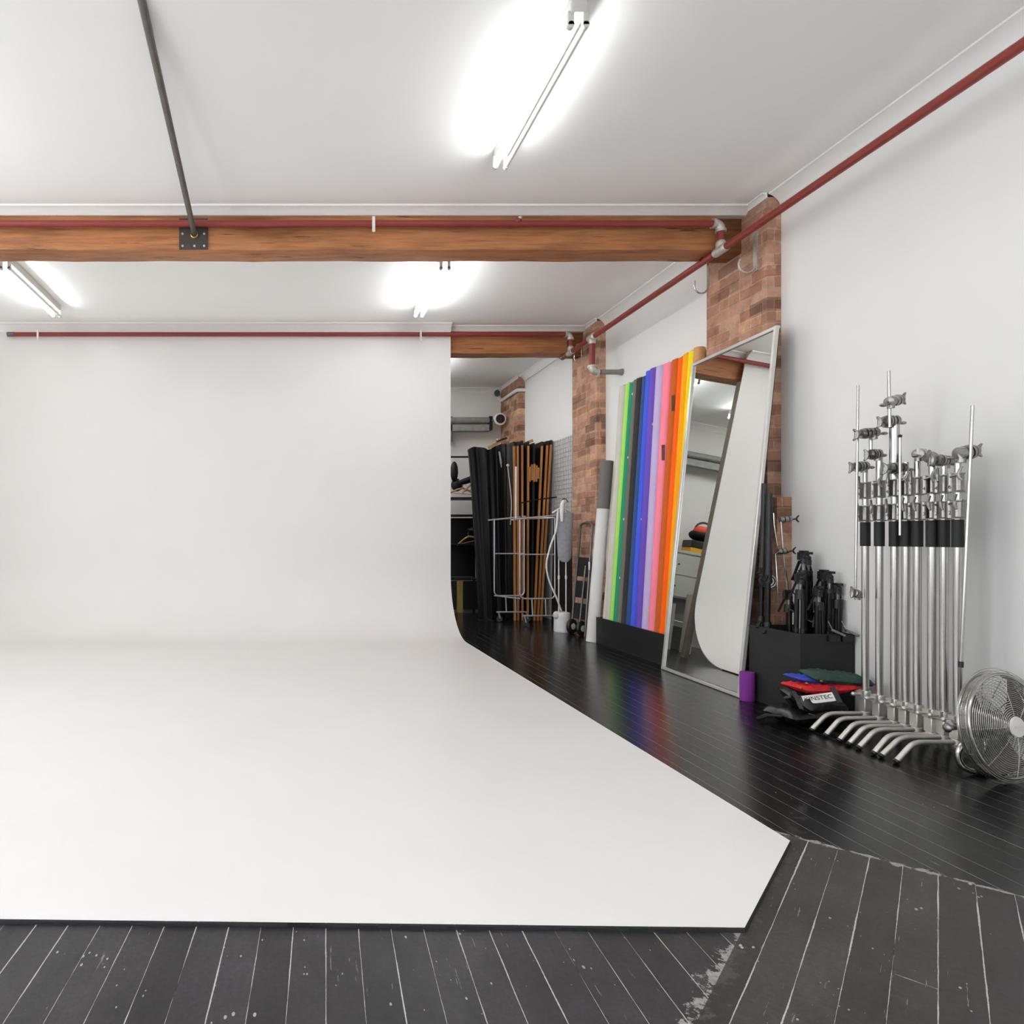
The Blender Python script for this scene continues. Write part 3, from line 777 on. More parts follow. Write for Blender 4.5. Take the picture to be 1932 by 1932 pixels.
MB().tube(catmull(ctrl), .0105, 10).build('hose', 'white_plastic', t)

# ------------------------------------------------------------------ chrome garment rack
t = thing('garment_rack', 'chrome rolling garment rack in front of the black drapes', 'clothes rack', (2.9, 8.25, 0))
def end_frame(x0, x1, y, nm):
    r_ = .06; zb, zt, zm = .345, 1.36, .90
    pts = [(x0, y, zt)]+[(x0, y, zb+r_)]+[p for p in arc((x0+r_, y, zb+r_), r_, PI, 1.5*PI, 6, 'XZ')][1:]+[p for p in arc((x1-r_, y, zb+r_), r_, 1.5*PI, 2*PI, 6, 'XZ')]+[(x1, y, zt)]
    f = MB().tube(pts, .0105, 10); f.cyl((x0, y, zm), (x1, y, zm), .009, n=10)
    f.cyl((x0-.08, y, zt-.02), (x1+.02, y, zt+.03), .0115, n=10)
    for xx in (x0+.15, x1-.12): f.cyl((xx, y, zb), (xx+.01, y, .135), .009, n=10)
    fo = f.build(nm, 'rack_chrome', t)
    MB().cyl((x0+.03, y, .13), (x1+.03, y, .13), .011, n=10).build('base_bar', 'rack_chrome', fo)
    for xx in (x0+.05, x1+.02):
        c = MB().lathe([(.012, -.012), (.036, -.012), (.04, -.004), (.04, .004), (.036, .012), (.012, .012)], (xx+.02, y, .04), (.35, 1, 0), 18)
        c.build('caster', 'black_plastic', fo)
        MB().bar((xx, y-.02, .13), (xx+.022, y-.016, .045), .018, .004).build('caster_fork', 'rack_chrome', fo)
end_frame(2.605, 3.0, 8.46, 'end_frame'); end_frame(2.80, 3.24, 8.05, 'end_frame')
MB().cyl((3.0, 8.46, 1.36), (3.24, 8.05, 1.36), .011, n=10).cyl((2.80, 8.05, .345), (2.605, 8.46, .345), .009, n=10).build('side_rail', 'rack_chrome', t)
MB().cyl((2.835, 8.30, 1.345), (2.835, 8.30, 2.03), .0125, n=12).cyl((2.835, 8.05, 1.345), (2.835, 8.46, 1.345), .008, n=8).build('white_post', 'white_plastic', t)
MB().tube([px(983, 949, 8.1), px(1010, 943, 8.1), px(1050, 938, 8.1)], .008, 8).cyl(px(983, 949, 8.1), (px(983, 949, 8.1).x, 8.1, 1.37), .008, n=8).build('hanging_bar', 'black_metal', t)

# ------------------------------------------------------------------ flats with pine edges
flats = [(970.6, 972, 2.40), (977, 978, 2.40), (985.5, 986, 2.41), (997, 996, 2.40), (1008, 1003, 2.385), (1023.5, 1008.5, 2.40), (1033.5, 1015, 2.41), (1040.5, 1021, 2.42)]
ord_ = ['leftmost of the stack, beside the black drapes', 'second from the black drapes', 'third from the black drapes', 'fourth from the black drapes, straight before the dark gap', 'behind the short wooden battens', 'first leaning one right of the dark gap', 'second from the right, leaning', 'rightmost of the stack, by the wire grid']
for k, (xt, xb, h) in enumerate(flats):
    Y0 = 8.60; kk = F/Y0
    Xt, Xb = (xt-CX)/kk, (xb-CX)/kk
    root = thing('wood_edged_flat', 'tall black flat with pine edge, ' + ord_[k], 'flat panel', (Xb, Y0, 0), 'black flats with pine edges')
    wd = .028
    m_ = Matrix(((1, 0, (Xt-Xb)/h, Xb), (0, 1, 0, Y0), (0, 0, 1, 0), (0, 0, 0, 1)))
    MB().box((-wd*.5, .022, 0), (wd*.5, .95, h), m_).build('black_panel', 'black_board', root)
    if k != 4:
        MB().box((-.0135, 0, 0), (.0135, .0215, h-.06), m_).build('pine_edge', 'edge_pine', root)
        MB().box((-.0135, 0, h-.06), (.0135, .0215, h), m_).build('black_corner', 'black_tape', root)
    else:
        MB().box((-.0135, -.0, 0), (.0135, .0215, h-.02), m_).build('black_stile', 'black_board', root)
        for dx, z0, z1 in ((-.06, 1.86, 2.06), (-.03, 1.88, 2.09), (0, 1.86, 2.10), (.03, 1.86, 2.08), (.055, 1.9, 2.05)):
            MB().box((dx-.013, -.02, z0), (dx+.013, -.0005, z1), m_).build('pine_batten', 'edge_pine', root)
for xa, ya, xb, yb, yy, lab in ((922, 845, 955, 827, 8.75, 'pale timber batten lying across the drape tops'), (962, 836, 985, 826, 8.9, 'pale timber batten lying on top of the left flats'), (992, 836, 1005, 831, 8.9, 'short pale timber offcut on top of the middle flats')):
    tag(MB().bar(px(xa, ya, yy), px(xb, yb, yy), .03, .04).build('timber_batten', 'hanger_wood', origin=px(xa, ya, yy)), lab, 'timber batten', 'loose battens above the flats')

# ------------------------------------------------------------------ black drapes
b = MB()
def drape(u, v, s):
    # u across, v down; s thickness side
    xt = 885+(953-885)*u; xb = 907+(956-907)*u
    x = xt+(xb-xt)*min(1, v*1.05)**.8
    yy = 8.74+.05*math.sin(u*11+1.2*v)+.025*math.sin(u*23+2)+s*.06
    k = F/8.74; X = (x-CX)/k
    z = (2.36+.03*math.sin(u*9)-.04*(1-u))*(1-v)+.005*v
    return (X, yy, z)
b.grid(lambda u, v: drape(u, v, 0), 48, 16)
b.grid(lambda u, v: drape(u, v, 1), 48, 16)
for v0 in (0, 1): b.grid(lambda u, s: drape(u, v0, s), 48, 1)
for u0 in (0, 1): b.grid(lambda s, v: drape(u0, v, s), 1, 16)
t = thing('black_drape', 'bundle of tall black drapes standing beside the pine edged flats', 'drape', (2.65, 8.76, 0))
b.build('drape_cloth', 'black_cloth', t)
MB().tube([px(942, 852, 8.66), px(945, 872, 8.66), px(946, 882, 8.66)], [.012, .014, .004], 8).build('pale_tie', 'grey_cloth', t)
tag(MB().tube(catmull([px(958, 880, 8.55), px(962, 915, 8.53), px(965, 950, 8.5), px(963, 990, 8.48)]), .0055, 8).ball(px(958, 878, 8.55), (.02, .015, .02)).build('hanging_cord', 'paper_cream', origin=px(958, 878, 8.55)), 'thin pale cord hanging down in front of the black drapes', 'cord')

# ------------------------------------------------------------------ black shelving with hangers
SY0, SY1 = 9.65, 10.1
X0, X1 = 2.20, 2.80
t = thing('shelving_unit', 'black shelving unit against the back wall beside the cyclorama', 'shelf', (2.5, 9.9, 0))
p_ = MB()
for xx in (X0, X1-.03):
    for yy in (SY0, SY1-.03): p_.box((xx, yy, 0), (xx+.03, yy+.03, 1.72 if xx < 2.5 else 2.35))
p_.build('posts', 'black_metal', t)
for z in (.47, 1.0, 1.44, 1.70): MB().box((X0, SY0, z), (X1, SY1, z+.022)).build('shelf_board', 'black_board', t)
MB().box((X0, SY1-.012, .5), (X1, SY1, 1.42)).build('back_panel', 'black_board', t)
MB().box((X0+.01, SY0+.012, .03), (X1-.03, SY0+.03, .46)).build('lower_door', 'black_board', t)
MB().cyl((X0, SY0+.02, 2.33), (X1, SY0+.02, 2.33), .013, n=10).build('hanging_rail', 'black_metal', t)
gp = MB().box((2.40, 9.50, 0), (2.46, 9.62, .47)); 
tag(gp.build('gold_board', 'gold_card', origin=(2.43, 9.56, 0)), 'narrow mustard board standing by the cyclorama edge', 'board')
def hanger(c, label, rz, tilt, s=1):
    c = Vector(c); R = Matrix.Rotation(rz, 3, 'Z') @ Matrix.Rotation(tilt, 3, 'Y')
    root = thing('wooden_hanger', label, 'clothes hanger', c, 'wooden hangers on the black shelves')
    pts = [c+R @ Vector((u*.21*s, 0, -.10*abs(u)**1.3*s)) for u in (-1, -.7, -.35, 0, .35, .7, 1)]
    MB().tube(pts, [.008, .013, .014, .015, .014, .013, .008], 10).build('shoulder_bar', 'hanger_wood', root)
    MB().cyl(c+R @ Vector((-.17*s, 0, -.085*s)), c+R @ Vector((.17*s, 0, -.085*s)), .006, n=8).build('trouser_bar', 'hanger_wood', root)
    hk = [c+R @ Vector((0, 0, .0)), c+R @ Vector((0, 0, .04))]+[c+R @ Vector((.022-.022*math.cos(a), 0, .045+.022*math.sin(a))) for a in [k*PI/6 for k in range(0, 8)]]
    MB().tube(hk, .0025, 6).build('hook', 'chrome', root)
hanger(px(893, 912, 9.72), 'wooden hanger tilted on the upper shelf next to the black drapes', .2, -.25)
hanger(px(873, 921, 9.80), 'wooden hanger on the upper shelf near the cyclorama edge', -.3, .1)
hanger(px(884, 1012, 9.72), 'wooden hanger lying alone on the lower black shelf', .1, -.2)
bg = MB()
for (x, y, rx, ry, rz, yy) in ((857, 890, .06, .05, .16, 9.9), (862, 915, .09, .08, .1, 9.95)):
    bg.ball(px(x, y, yy), (rx, ry, rz))
tag(bg.build('black_bag', 'black_cloth', origin=px(860, 925, 9.92)), 'lumpy black bag on the top shelf at the cyclorama edge', 'bag')
bg = MB()
c = px(884, 905, 9.75)
bg.ball(c, (.17, .1, .055), rot=Matrix.Rotation(-.35, 3, 'Y')); 
bo = bg.build('black_bag', 'black_cloth', origin=c); tag(bo, 'flat black bag with pale trim on the top shelf by the drapes', 'bag')
MB().tube([c+Vector((-.17, -.09, -.02)), c+Vector((0, -.11, .05)), c+Vector((.15, -.09, .10))], .009, 8).build('pale_trim', 'grey_cloth', bo)
bo2 = px(892, 1000, 9.76)
tag(MB().ball(bo2, (.09, .07, .045)).ball(bo2+Vector((.09, 0, .02)), (.05, .05, .05)).build('camera_strap_bag', 'black_plastic', origin=bo2), 'small black camera bag behind the lone hanger', 'bag')

# ------------------------------------------------------------------ back wall roller, light, white pipe
t = thing('backdrop_roller', 'grey wall mounted backdrop roller on the back wall', 'roller', (2.7, 10.35, 2.95))
MB().cyl((-1.2, 10.34, 3.0), (3.12, 10.34, 3.0), .055, n=20).build('roller_tube', 'grey_pipe', t)
MB().box((-1.2, 10.30, 2.83), (3.1, 10.40, 2.93)).build('lower_rail', 'grey_pipe', t)
for xx in (-.9, 1.0, 2.46): MB().box((xx, 10.30, 2.66), (xx+.04, 10.549, 3.06)).build('wall_bracket', 'steel_grey', t)
MB().box((3.09, 10.27, 2.84), (3.135, 10.41, 3.06)).build('end_bracket', 'black_plastic', t)
MB().lathe([(.05, -.02), (.09, -.02), (.098, 0), (.09, .02), (.05, .02)], (3.215, 10.15, 2.99), (0, -1, 0), 26).build('chain_wheel', 'white_plastic', t)
MB().lathe([(.02, .0), (.02, .03), (.07, .026), (.072, 0)], (3.215, 10.15, 2.99), (0, -1, 0), 24).build('wheel_face', 'black_plastic', t)
MB().cyl((3.215, 10.15, 2.99), (3.10, 10.34, 2.99), .02, n=10).build('axle', 'steel_grey', t)
t = thing('wall_camera', 'small black wall camera high in the far corner', 'camera', (3.2, 10.3, 3.4))
MB().cyl((3.16, 10.12, 3.40), (3.22, 10.30, 3.42), .045, n=16).build('camera_body', 'black_plastic', t)
MB().cyl((3.22, 10.3, 3.42), (3.22, 10.549, 3.46), .012, n=10).build('mount_arm', 'white_plastic', t)
z0 = 3.34
tag(MB().tube([(3.26, 10.50, ZC-.01), (3.29, 10.46, z0+.06), (3.325, 10.40, z0), (3.325, 9.72, z0), (3.335, 9.68, z0), (3.40, 9.675, z0), (XW-.002, 9.675, z0)], .026, 12).build('white_pipe', 'white_plastic', origin=(3.325, 10, z0)),
    'white pipe bent around the brick pier in the far corner', 'pipe')
c = px(944, 830.5, 8.73)
t = thing('spring_clamp', 'black spring clamp on the battens above the drapes', 'clamp', c)
MB().bar(c+Vector((-.05, 0, -.02)), c+Vector((.09, 0, .03)), .02, .025).build('clamp_jaw', 'black_plastic', t)
MB().ball(c+Vector((-.04, -.02, 0)), .022).build('clamp_knob', 'chrome', t)
# wire grid panel
g = MB(); ga, gb = Vector((3.428, 8.585, 0)), Vector((3.428, 7.93, 0))
for k in range(14):
    p = ga+(gb-ga)*k/13; g.cyl(p+Vector((0, 0, .03)), p+Vector((.02, 0, 2.40)), .0035, n=6)
for k in range(41):
    z = .05+k*2.33/40; o_ = Vector((.02*z/2.4, 0, z)); g.cyl(ga+o_, gb+o_, .003, n=6)
tag(g.build('wire_grid_panel', 'wire_grey', origin=(3.40, 8.25, 0)), 'wire grid panel leaning on the wall between flats and brick pier', 'grid panel')

# ------------------------------------------------------------------ storage seen in the mirror
tag(MB().add([(3.372, 7.90, .001), (3.372, 8.50, .001), (3.40, 8.50, 1.40), (3.40, 7.90, 1.40), (3.388, 7.90, .001), (3.388, 8.50, .001), (3.416, 8.50, 1.40), (3.416, 7.90, 1.40)],
    [(0,1,2,3),(7,6,5,4),(0,4,5,1),(1,5,6,2),(2,6,7,3),(3,7,4,0)]).build('black_board', 'black_board', origin=(3.38, 8.2, 0)), 'waist high black board leaning on the wall behind the steamer', 'board')
t = thing('drawer_cabinet', 'white drawer cabinet behind the cyclorama, seen in the mirror', 'cabinet', (.3, 10.3, .0))
MB().box((-.5, 10.08, .72), (1.0, 10.54, 1.42)).build('carcass', 'cabinet_white', t)
MB().box((-.52, 10.05, 1.42), (1.02, 10.545, 1.46)).build('top_board', 'cabinet_white', t)
for z0, z1 in ((.74, 1.06), (1.08, 1.40)):
    for xa, xb in ((-.49, .245), (.255, .99)):
        d = MB().box((xa, 10.062, z0), (xb, 10.08, z1)).build('drawer', 'cabinet_white', t, bevel=.003)
        MB().ball(((xa+xb)/2, 10.055, (z0+z1)/2), .014).build('knob', 'steel_grey', d)
for xx in (-.48, .24, .96): MB().box((xx-.02, 10.1, 0), (xx+.02, 10.14, .72)).build('leg', 'cabinet_white', t)
MB().cyl((-.48, 10.12, .36), (.96, 10.12, .36), .012, n=8).build('rail', 'cabinet_white', t)
t = thing('tool_case', 'black and yellow tool case on the white drawers, seen in the mirror', 'tool case', (.26, 10.25, 1.46))
MB().box((.07, 10.14, 1.54), (.45, 10.42, 1.66)).build('case_lid', 'black_plastic', t, bevel=.015)
MB().box((.07, 10.14, 1.46), (.45, 10.42, 1.54)).build('case_base', 'tool_yellow', t, bevel=.01)
t = thing('tool_bag', 'black bag with orange lining on the tool case, seen in the mirror', 'bag', (.25, 10.25, 1.66))
MB().ball((.25, 10.27, 1.76), (.2, .14, .1)).build('bag_body', 'black_cloth', t)
MB().ball((.28, 10.24, 1.83), (.13, .1, .08)).build('orange_lining', 'tool_orange', t)
MB().tube(arc((.25, 10.27, 1.84), .13, .2, PI-.2, 10, 'XZ'), .015, 8).build('handle', 'black_plastic', t)
t = thing('coiled_cable', 'coiled black cable hanging over the drawers, seen in the mirror', 'cable', (-.1, 10.25, 1.46))
for k in range(4): MB().tube(arc((-.1+.02*k, 10.24+.015*k, 1.61), .13, 0, 2*PI*.97, 18, 'XZ'), .013, 8).build('cable_loop', 'black_plastic', t)
MB().ball((-.12, 10.2, 1.55), (.09, .07, .08)).build('yellow_plug', 'tool_yellow', t)
for xx, yy, rr, hh, lab in ((1.27, 8.30, .065, .75, 'thick white roll standing behind the cyclorama edge, seen low in the mirror'), (1.43, 8.42, .035, .6, 'thin white roll behind the cyclorama, seen at the bottom left of the mirror')):
    tag(MB().tube([(xx, yy, 0), (xx-.02, yy+.12, hh)], rr, 18).build('paper_roll', 'paper_white', origin=(xx, yy, 0)), lab, 'paper roll', 'white rolls behind the cyclorama')
t = thing('storage_tub', 'clear plastic storage tub behind the cyclorama, seen in the mirror', 'tub', (1.08, 8.95, 0))
MB().lathe([(.001, .0), (.15, .0), (.19, .3), (.2, .31), (.18, .31), (.001, .3)], (1.08, 8.95, 0), n=20).build('tub_body', 'clear_plastic', t)

# ------------------------------------------------------------------ C-stands
STX = [(1632.6, 1531, 1380), (1659, 1558, 1389), (1687.6, 1583.6, 1399), (1709, 1602, 1408.5), (1730.6, 1620.6, 1414.5), (1758, 1649, 1425), (1781, 1663, 1431), (1807, 1691, 1443)]
FOOTX = 2.93
SLAB = ['leftmost of the eight silver C-stands, beside the folded bags, holding a long rod', 'second C-stand from the left, with two grip heads one above the other',
        'tallest silver C-stand, third from the left, its rod highest of all', 'fourth C-stand from the left, holding a short rod with black tip', 'fifth C-stand from the left, with one chrome grip head',
        'sixth C-stand from the left', 'seventh C-stand from the left, second from the fan', 'rightmost C-stand next to the fan, big grip head holding a rod']
def knob_wings(mb, c, d, span=.036, r=.0055):
    "T handle: a stem along d ending in two swept wings"
    c, d = Vector(c), Vector(d).normalized(); s_ = d.cross(Vector((0, 0, 1))).normalized()
    if s_.length < .1: s_ = Vector((1, 0, 0))
    e_ = c+d*.03
    mb.tube([c, e_], r, 8)
    mb.tube([e_+s_*span*.0+Vector((0, 0, span))+d*.016, e_+Vector((0, 0, span*.45))+d*.004, e_, e_-Vector((0, 0, span*.45))+d*.004, e_-Vector((0, 0, span))+d*.016], [r*.75, r*1.1, r*1.3, r*1.1, r*.75], 8)
    return mb
def casting(c, zl, zh, r):
    m = MB().lathe([(r, 0), (r+.010, 0), (r+.011, .006), (r+.0065, .01), (r+.0065, zh-zl-.01), (r+.011, zh-zl-.006), (r+.010, zh-zl), (r, zh-zl)], (c[0], c[1], zl), n=20)
    m.box((c[0]-r-.020, c[1]-.012, zl+.004), (c[0]-.01, c[1]+.014, zh-.004))
    m.cyl((c[0]-r-.020, c[1], zl+.004), (c[0]-r-.020, c[1], zh-.004), .012, n=14)
    return m
stands = []
for k, (xc, fx, fy) in enumerate(STX):
    kk = (fx-CX)/FOOTX; Y = F/kk; X = (xc-CX)/kk
    st = thing('c_stand', SLAB[k], 'light stand', (X, Y, 0), 'silver C-stands along the right wall')
    stands.append((st, X, Y, kk))
    RC = .0172
    MB().cyl((X, Y, .10), (X, Y, 1.2), RC, n=18).build('column', 'chrome', st)
    MB().cyl((X, Y, 1.057), (X, Y, 1.193), .0232, n=18).build('black_sleeve', 'black_tape', st)
    # base hub: collar with a screw on top, square socket below
    hb = MB().lathe([(RC, .235), (.024, .235), (.026, .228), (.026, .20), (.024, .195), (RC, .195)], (X, Y, 0), n=18)
    hb.box((X-.034, Y-.016, .196), (X-.012, Y+.016, .236)); hb.cyl((X-.06, Y, .216), (X-.03, Y, .216), .008, n=10); hb.ball((X-.068, Y, .216), .012)
    hb.cyl((X+.012, Y-.03, .20), (X+.03, Y-.03, .20), .014, n=12)
    hb.build('collar', 'cast_light', st)
    MB().box((X-.022, Y-.022, .118), (X+.022, Y+.022, .192)).cyl((X, Y, .09), (X, Y, .12), .025, n=16).build('leg_socket', 'cast_light', st, bevel=.004)
    # front leg: horizontal out of the hub, then down to the floor
    for j, (dz, end, dy) in enumerate(((0, (FOOTX, Y, .012), 0), (.03, (X+.12, Y+.10, .012), .02), (.058, (X+.16, Y-.02, .012), -.015))):
        if j == 0:
            a_ = Vector((X, Y, .105)); b_ = Vector((X-.165, Y, .105)); c_ = Vector(end)
            pts = [a_, b_]+[b_.lerp(Vector((X-.215, Y, .105)), t)*(1-t)+Vector((X-.215, Y, .105)).lerp(c_+(Vector((X-.215, Y, .105))-c_)*.75, t)*t for t in (.2, .4, .6, .8, 1)]+[c_]
            lg = MB().tube(pts, .0122, 12)
            lgo = lg.build('leg', 'cast_light', st)
            lgo['label'] = 'long front leg bent down to the floor'
            d = (c_-pts[-2]).normalized(); MB().cyl(c_-d*.006, c_+d*.006, .0132, n=12).build('foot_cap', 'black_plastic', lgo)
        else:
            a_ = Vector((X, Y, .105+dz)); c_ = Vector(end); m_ = a_.lerp(c_, .45); m_.z = a_.z
            MB().tube([a_, m_, m_.lerp(c_, .2)+Vector((0, 0, .012)), c_], .0115, 10).build('leg', 'cast_light', st)
    lowz, upz = (1.196, 1.288), (1.325, 1.42)
    cl = casting((X, Y), *lowz, RC+.003).build('lower_casting', 'cast_silver', st)
    MB().cyl((X, Y, 1.28), (X, Y, 1.42), .0150, n=16).build('riser', 'chrome', st)
    cu = casting((X, Y), *upz, .0165).build('upper_casting', 'cast_silver', st)
    s_ = -1 if k % 2 == 0 else 1
    knob_wings(MB(), (X-.052, Y-.01, lowz[1]-.02), (-.7*(1 if k < 3 else .2), -.7, .15)).build('t_handle', 'cast_silver', cl)
    if k < 7: knob_wings(MB(), (X+.02, Y-.015, lowz[1]-.016), (.75, -.5, -.2), .03).build('t_handle', 'cast_silver', cl)
    knob_wings(MB(), (X-.05, Y-.01, upz[1]-.02), (-.5*s_*-1, -.7, .3), .034).build('t_handle', 'cast_silver', cu)
    for mark, zz in ((['4', '3', '4', '4', '2', '3', '2', '2'][k], lowz[0]+.028), (['4', '3', '4', '4', '1', '4', '4', '6'][k], upz[0]+.026)):
        nv = Vector((-X, -Y, 0)).normalized()
        text_mesh(mark, 'stamped_number', 'ink_dark', cl if zz < 1.3 else cu, .026, frame_mtx(Vector((X-RC-.022, Y, zz))+nv*.0128, (-nv.y, nv.x, 0), nv))
def at_stand(k, x, y, dy=0):
    st, X, Y, kk = stands[k]; Yq = Y+dy
    return Vector(((x-CX)/F*Yq, Yq, CAMZ+(CY-y)/F*Yq))
def riser_top(k, r, ztop, name='top_riser'):
    st, X, Y, kk = stands[k]
    return MB().cyl((X, Y, 1.40), (X, Y, ztop), r, n=16).build(name, 'chrome', st)
def grip_head(k, x, y, wpx, ang=0, yaw=0, flip=1, dy=0, end_r=.03):
    "stack of grip discs on a horizontal pivot with wing screw and side screw"
    st, X, Y, kk = stands[k]; c = at_stand(k, x, y, dy); L_ = wpx/kk*.5
    ax = Vector((math.cos(ang)*math.cos(yaw), math.sin(yaw), math.sin(ang)))*flip
    ax.normalize()
    m = MB(); R_ = end_r
    m.lathe([(.004, -L_*.55), (R_*.8, -L_*.55), (R_*.92, -L_*.42), (R_*.92, -L_*.36), (R_*.62, -L_*.34), (R_*.62, -L_*.30), (R_, -L_*.28), (R_, -L_*.14), (R_*.66, -L_*.12), (R_*.66, -L_*.08), (R_*.95, -L_*.06),
             (R_*.95, L_*.10), (R_*.7, L_*.12), (R_*.7, L_*.2), (R_*.9, L_*.22), (R_*.85, L_*.46), (R_*.45, L_*.5), (.004, L_*.52)], c, ax, 20)
    m.cyl(c+ax*L_*.28-Vector((0, 0, R_*1.25)), c+ax*L_*.28+Vector((0, 0, R_*.8)), R_*.55, n=14)
    h = m.build('grip_head', 'cast_silver', st)
    w_ = MB()
    e_ = c-ax*L_*.55; sd = Vector((0, 0, 1)); 
    w_.tube([e_, e_-ax*L_*.22], .008, 8)
    w_.tube([e_-ax*L_*.42+sd*.03, e_-ax*L_*.25+sd*.018, e_-ax*L_*.2, e_-ax*L_*.25-sd*.018, e_-ax*L_*.42-sd*.03], [.005, .009, .012, .009, .005], 8)
    w_.build('wing_screw', 'cast_silver', h)
    w2 = MB(); e2 = c+ax*L_*.5-Vector((0, 0, R_*.4))
    w2.tube([e2-ax*.01, e2+ax*L_*.25], .006, 8); w2.ball(e2+ax*L_*.42, (L_*.22, .012, .009))
    w2.build('side_screw', 'cast_silver', h)
    return h
def rod(k, xa, ya, xb, yb, r, dy, tip=False):
    st = stands[k][0]
    a, b_ = at_stand(k, xa, ya, dy), at_stand(k, xb, yb, dy)
    o = MB().cyl(a, b_, r, n=12).build('grip_arm', 'chrome', st)
    if tip: MB().ball(a, r*1.5).build('black_tip', 'black_plastic', o)
    return o
def zof(k, y): return at_stand(k, 0, y).z
riser_top(0, .0115, zof(0, 872)); grip_head(0, 1624, 880, 46, .1); rod(0, 1619, 727, 1614, 1122, .0062, -.05)
grip_head(0, 1615, 1120, 32, -.2, .4, 1, -.05, .026)
riser_top(1, .0150, zof(1, 850)); MB().cyl((stands[1][1]-.02, stands[1][2]+.03, zof(1, 860)), (stands[1][1]-.02, stands[1][2]+.03, zof(1, 810)), .0085, n=12).build('thin_stud', 'chrome', stands[1][0])
grip_head(1, 1650, 857, 40, .1); grip_head(1, 1640, 817, 62, .12)
riser_top(2, .0215, zof(2, 790)); grip_head(2, 1680, 795, 52, .08, end_r=.034); grip_head(2, 1687, 756, 66, .2, .3, -1, -.03); rod(2, 1677, 700, 1678.5, 806, .0075, -.03)
riser_top(3, .0125, zof(3, 872)); grip_head(3, 1692, 883, 56, .05); rod(3, 1698, 823, 1698, 1010, .0062, -.055, True)
riser_top(4, .0125, zof(4, 850)); grip_head(4, 1736, 857, 50, .0, .5, -1)
riser_top(5, .0125, zof(5, 860)); grip_head(5, 1757, 864, 40, .3, .9, -1)
riser_top(6, .0125, zof(6, 862)); grip_head(6, 1778, 869, 54, -.05, .15)
riser_top(7, .0135, zof(7, 850)); grip_head(7, 1822, 854, 62, .16, .0, -1, -.02, .036); rod(7, 1835, 765, 1813, 1258, .007, -.05)
MB().cyl(at_stand(7, 1813.4, 1248, -.05), at_stand(7, 1812.8, 1259, -.05), .0095, n=10).build('arm_end_cap', 'black_plastic', stands[7][0])

# ------------------------------------------------------------------ floor fan
FR = .229
fn = Vector((.22, -.96, .14)).normalized()
FC = Vector(((1920-CX)/F*2.86, 2.86, CAMZ-(1372-CY)/F*2.86))-fn*.066
fan = thing('floor_fan', 'round chrome cage floor fan at the right edge beside the C-stands', 'fan', (FC.x, FC.y, 0))
fu = (Vector((0, 0, 1))-fn*fn.z).normalized(); fx_ = fu.cross(fn).normalized()
def fpt(r, a, d): return FC+fx_*r*math.cos(a)+fu*r*math.sin(a)+fn*d
def ringpts(r, d, n=56): return [fpt(r, 2*PI*k/n, d) for k in range(n)]
def dome(r): return .062-.030*(r/FR)**2.2
g = MB()
for k in range(23): g.tube(ringpts(.050+k*.0089, dome(.050+k*.0085)), .0016, 6, closed=True)
for k in range(8):
    a = 2*PI*k/8+PI/2
    g.tube([fpt(r, a, dome(r)) for r in (.03, .09, .15, .2, .227)], .0018, 6)
g.build('front_grille', 'chrome', fan)
g = MB()
g.tube(ringpts(FR, .030), .0062, 8, closed=True); g.tube(ringpts(FR+.002, -.008), .005, 8, closed=True)
for k in range(7): g.tube(ringpts(FR, .026-.005*k), .0016, 6, closed=True)
for k in range(24):
    a = 2*PI*k/24; g.tube([fpt(FR, a, .030), fpt(FR+.001, a, -.008)], .0018, 6)
g.build('cage_rim', 'chrome', fan)
g = MB()
for k in range(16): g.tube(ringpts(.06+k*.013, -.05+.042*((.06+k*.013)/FR)**2), .0016, 6, closed=True)
for k in range(12):
    a = 2*PI*k/12+.1; g.tube([fpt(r, a, -.05+.042*(r/FR)**2) for r in (.05, .15, FR)], .0018, 6)
g.build('rear_grille', 'chrome', fan)
MB().lathe([(.001, 0), (.044, 0), (.046, .004), (.043, .009), (.001, .011)], FC+fn*.060, fn, 28).build('hub_badge', 'label_white', fan)
MB().box((-.028, -.0025, 0), (.028, .0025, .0008), frame_mtx(FC+fn*.0713, fx_*.98-fu*.1, fn)).build('badge_stripe', 'silver_frame', fan)
bl = MB()
for k in range(3):
    a0 = 2*PI*k/3+.5
    def bf(u, v, a0=a0):
        r = .05+.165*u; a = a0+(v-.5)*(.75+.5*u); return fpt(r, a, -.008+.03*(v-.5))
    bl.grid(bf, 8, 8); bl.grid(lambda u, v, a0=a0: Vector(bf(u, v, a0))-fn*.003, 8, 8)
bl.lathe([(.001, .02), (.05, .015), (.052, -.03), (.001, -.03)], FC, fn, 24)
bl.build('fan_blades', 'steel_grey', fan)
MB().lathe([(.001, -.03), (.065, -.03), (.07, -.10), (.05, -.13), (.001, -.135)], FC, fn, 24).build('motor', 'cast_silver', fan)
lft = fpt(FR, PI, -.03)
MB().cyl(lft+fx_*.012, lft-fx_*.035, .012, n=12).ball(lft-fx_*.036, (.012, .02, .02)).build('pivot_knob', 'cast_silver', fan)
sb = [lft+fx_*.0, Vector((lft.x+.07, 2.985, .245)), Vector((3.15, 3.0, .187)), Vector((3.10, 3.0, .115)), Vector((3.098, 3.0, .06)), Vector((3.122, 2.99, .025)), Vector((3.17, 2.98, .0145)), Vector((3.27, 2.97, .0145)), Vector((3.36, 2.98, .018))]
MB().tube(catmull(sb, 6), .0125, 12).build('stand_tube', 'chrome', fan)
MB().cyl((3.15, 2.983, .0148), (3.19, 2.978, .0148), .0148, n=12).build('rubber_foot', 'black_plastic', fan)

